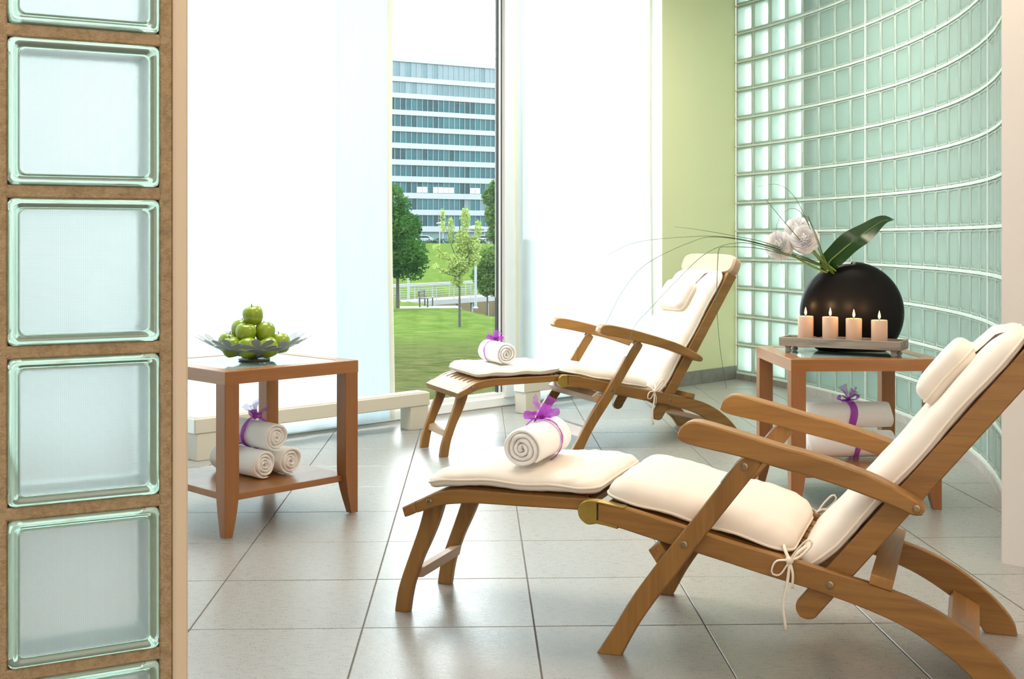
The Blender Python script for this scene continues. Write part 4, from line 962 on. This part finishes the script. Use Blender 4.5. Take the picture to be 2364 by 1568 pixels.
# big leaf
mid = cr([MO+Vector((.022, 0, -.03)), at(1912, 612, 4.73), at(1938, 583, 4.70), at(1985, 545, 4.68), at(2035, 512, 4.70), at(2062, 506, 4.72)], 26)
lf = thing('broad_leaf', 'single broad glossy dark green leaf rising right from the vase', 'leaf', tuple(mid[0])); V = []; o0 = mid[0]
for side in (0, 1):
    for i, p in enumerate(mid):
        u = i/25; w = .045*(math.sin(math.pi*min(1, max(0, (u-.06)/.94))**.8)**.75) if u > .06 else .002; w = max(w, .0015)
        t = (mid[min(i+1, 25)]-mid[max(i-1, 0)]).normalized(); up = Vector((-t.z, 0, t.x)).normalized()
        for j in range(9):
            f = j/4-1; dep = -.018*abs(f)*(1 if f < 0 else -.2)-.004*math.sin(u*14+f)
            V.append(p-o0+up*w*f*(1.0 if f > 0 else .85)+Vector((0, dep+.001*side, 0))+Vector((0, 0, .004*math.sin(u*16)*abs(f))))
Fq = [[b+i*9+j, b+i*9+j+1, b+(i+1)*9+j+1, b+(i+1)*9+j] for b in (0, 26*9) for i in range(25) for j in range(8)]
mesh('blade', V, Fq, leaf_m, lf, 180)
V, Fc = tube([p-o0+Vector((0, -.0015, 0)) for p in mid], lambda u: .0032*(1-.8*u), 6, 0); mesh('midrib', V, Fc, rib_m, lf, 60)
# grass blades
def blade(label, pts, r=.0033):
    P = [MO+Vector((-.004, 0, -.04))]+[at(*q) for q in pts]; o0 = P[0].copy()
    V, Fc = tube([q-o0 for q in P], lambda u: r*(1-.78*u)+.0003, 6, 60, .55); o = mesh('grass_blade', V, Fc, blade_m, None, 60); o.location = o0; tag(o, label, 'grass', 'long grass blades in the vase')
blade('long grass blade arching left, topmost of the flat sweep', [(1903, 614, 4.72), (1775, 563, 4.6), (1690, 544, 4.5), (1610, 530, 4.45), (1558, 524, 4.4)])
blade('longest grass blade reaching furthest left past the window edge', [(1902, 615, 4.72), (1768, 566, 4.6), (1660, 546, 4.5), (1530, 551, 4.4), (1455, 564, 4.35), (1405, 588, 4.3)])
blade('grass blade arching left and falling before the sheer curtain', [(1902, 615, 4.71), (1770, 568, 4.6), (1655, 547, 4.5), (1590, 561, 4.45), (1493, 609, 4.4), (1440, 668, 4.38), (1398, 748, 4.36)])
blade('grass blade falling across the rear chair headrest to its arm', [(1901, 616, 4.70), (1770, 572, 4.58), (1700, 561, 4.5), (1630, 585, 4.45), (1560, 650, 4.42), (1500, 714, 4.4), (1466, 752, 4.4), (1452, 792, 4.4)])
blade('grass blade kinked sharply and hanging straight down to the floor', [(1901, 617, 4.70), (1765, 576, 4.56), (1672, 570, 4.48), (1660, 574, 4.47), (1657, 600, 4.46), (1655, 700, 4.46), (1662, 800, 4.46), (1677, 898, 4.46)])
blade('short stiff grass blade pointing up left over the dahlias', [(1896, 605, 4.66), (1830, 535, 4.58), (1764, 456, 4.55)])
blade('fine grass blade curling over highest above the flowers', [(1903, 605, 4.68), (1868, 520, 4.62), (1832, 452, 4.6), (1795, 426, 4.58), (1750, 431, 4.56)], .0017)
blade('fine grass blade looping down in front of the left dahlia', [(1902, 604, 4.66), (1862, 510, 4.58), (1831, 481, 4.56), (1800, 502, 4.55), (1791, 545, 4.54), (1801, 585, 4.54), (1811, 655, 4.54)], .0016)
blade('short grass blade standing upright beside the right dahlia', [(1905, 600, 4.64), (1885, 545, 4.56), (1865, 498, 4.54)])
blade('short grass blade hooked at its tip above the right dahlia', [(1904, 602, 4.64), (1882, 545, 4.56), (1866, 505, 4.55), (1852, 500, 4.55), (1844, 522, 4.55)], .0018)

# ---- tray and candles
TA0 = Vector((1.034, 4.68)); td = Vector((.866, -.5)); tb = Vector((.5, .866))
tray = thing('candle_tray', 'weathered grey wooden tray on small bun feet holding candles', 'tray', (TA0.x, TA0.y, 0), R(-30))
z0, z1 = TH+.026, TH+.060; TLn, TD, tw = .46, .134, .010
for x0, x1, y0, y1 in ((0, TLn, 0, tw), (0, TLn, TD-tw, TD), (0, tw, tw, TD-tw), (TLn-tw, TLn, tw, TD-tw)):
    V, Fc = box(x0, x1, y0, y1, z0, z1, .002); mesh('side_board', V, Fc, weathered, tray)
V, Fc = box(tw, TLn-tw, tw, TD-tw, z0+.001, z0+.009, .001); mesh('tray_floor', V, Fc, weathered, tray)
for x in (.030, TLn-.030):
    for y in (.025, TD-.025):
        V, Fc = lathe([(.008, TH), (.012, TH+.004), (.0135, TH+.009), (.010, TH+.014), (.0085, TH+.016), (.012, TH+.019), (.0125, TH+.023), (.010, TH+.026)], 18, x, y); mesh('bun_foot', V, Fc, pmat('grey_foot', (.30, .28, .26), .6) if x < .1 and y < .1 else bpy.data.materials['grey_foot'], tray, 60)
fl_prof = [(.0004, 0), (.0032, .003), (.0048, .008), (.0044, .014), (.0026, .022), (.0010, .028), (.0003, .031)]
for k, zt, lab in ((.086, .697, 'pale pink pillar candle at the left end of the tray, lit'), (.182, .697, 'pale pink pillar candle second from left on the tray, lit'), (.272, .694, 'pale pink pillar candle third from left on the tray, lit'), (.3675, .691, 'pale pink pillar candle at the right end of the tray, lit')):
    p = TA0+td*k+tb*(TD/2); zb = z0+.009; h = zt-zb
    c = thing('candle', lab, 'candle', (p.x, p.y, zb), 0, 'lit pillar candles on the tray')
    V, Fc = lathe([(.0005, .0), (.0285, 0), (.0298, .002), (.0298, h-.003), (.0285, h), (.024, h-.0005), (.012, h-.003), (.0005, h-.004)], 40); mesh('wax', V, Fc, wax, c, 40)
    V, Fc = tube([(0, 0, h-.005), (.0006, 0, h+.003), (.0012, 0, h+.007)], .0011, 6, 5); w = mesh('wick', V, Fc, wick_m, c)
    V, Fc = lathe([(r, z+h+.004) for r, z in fl_prof], 14); mesh('flame', V, Fc, flame_m, c, 180)
    ld = bpy.data.lights.new('candle_light', 'POINT'); ld.energy = .28; ld.color = (1, .55, .22); ld.shadow_soft_size = .012
    lo = bpy.data.objects.new('candle_light', ld); lo.location = (p.x, p.y-.001, zb+h+.045); COL.objects.link(lo)
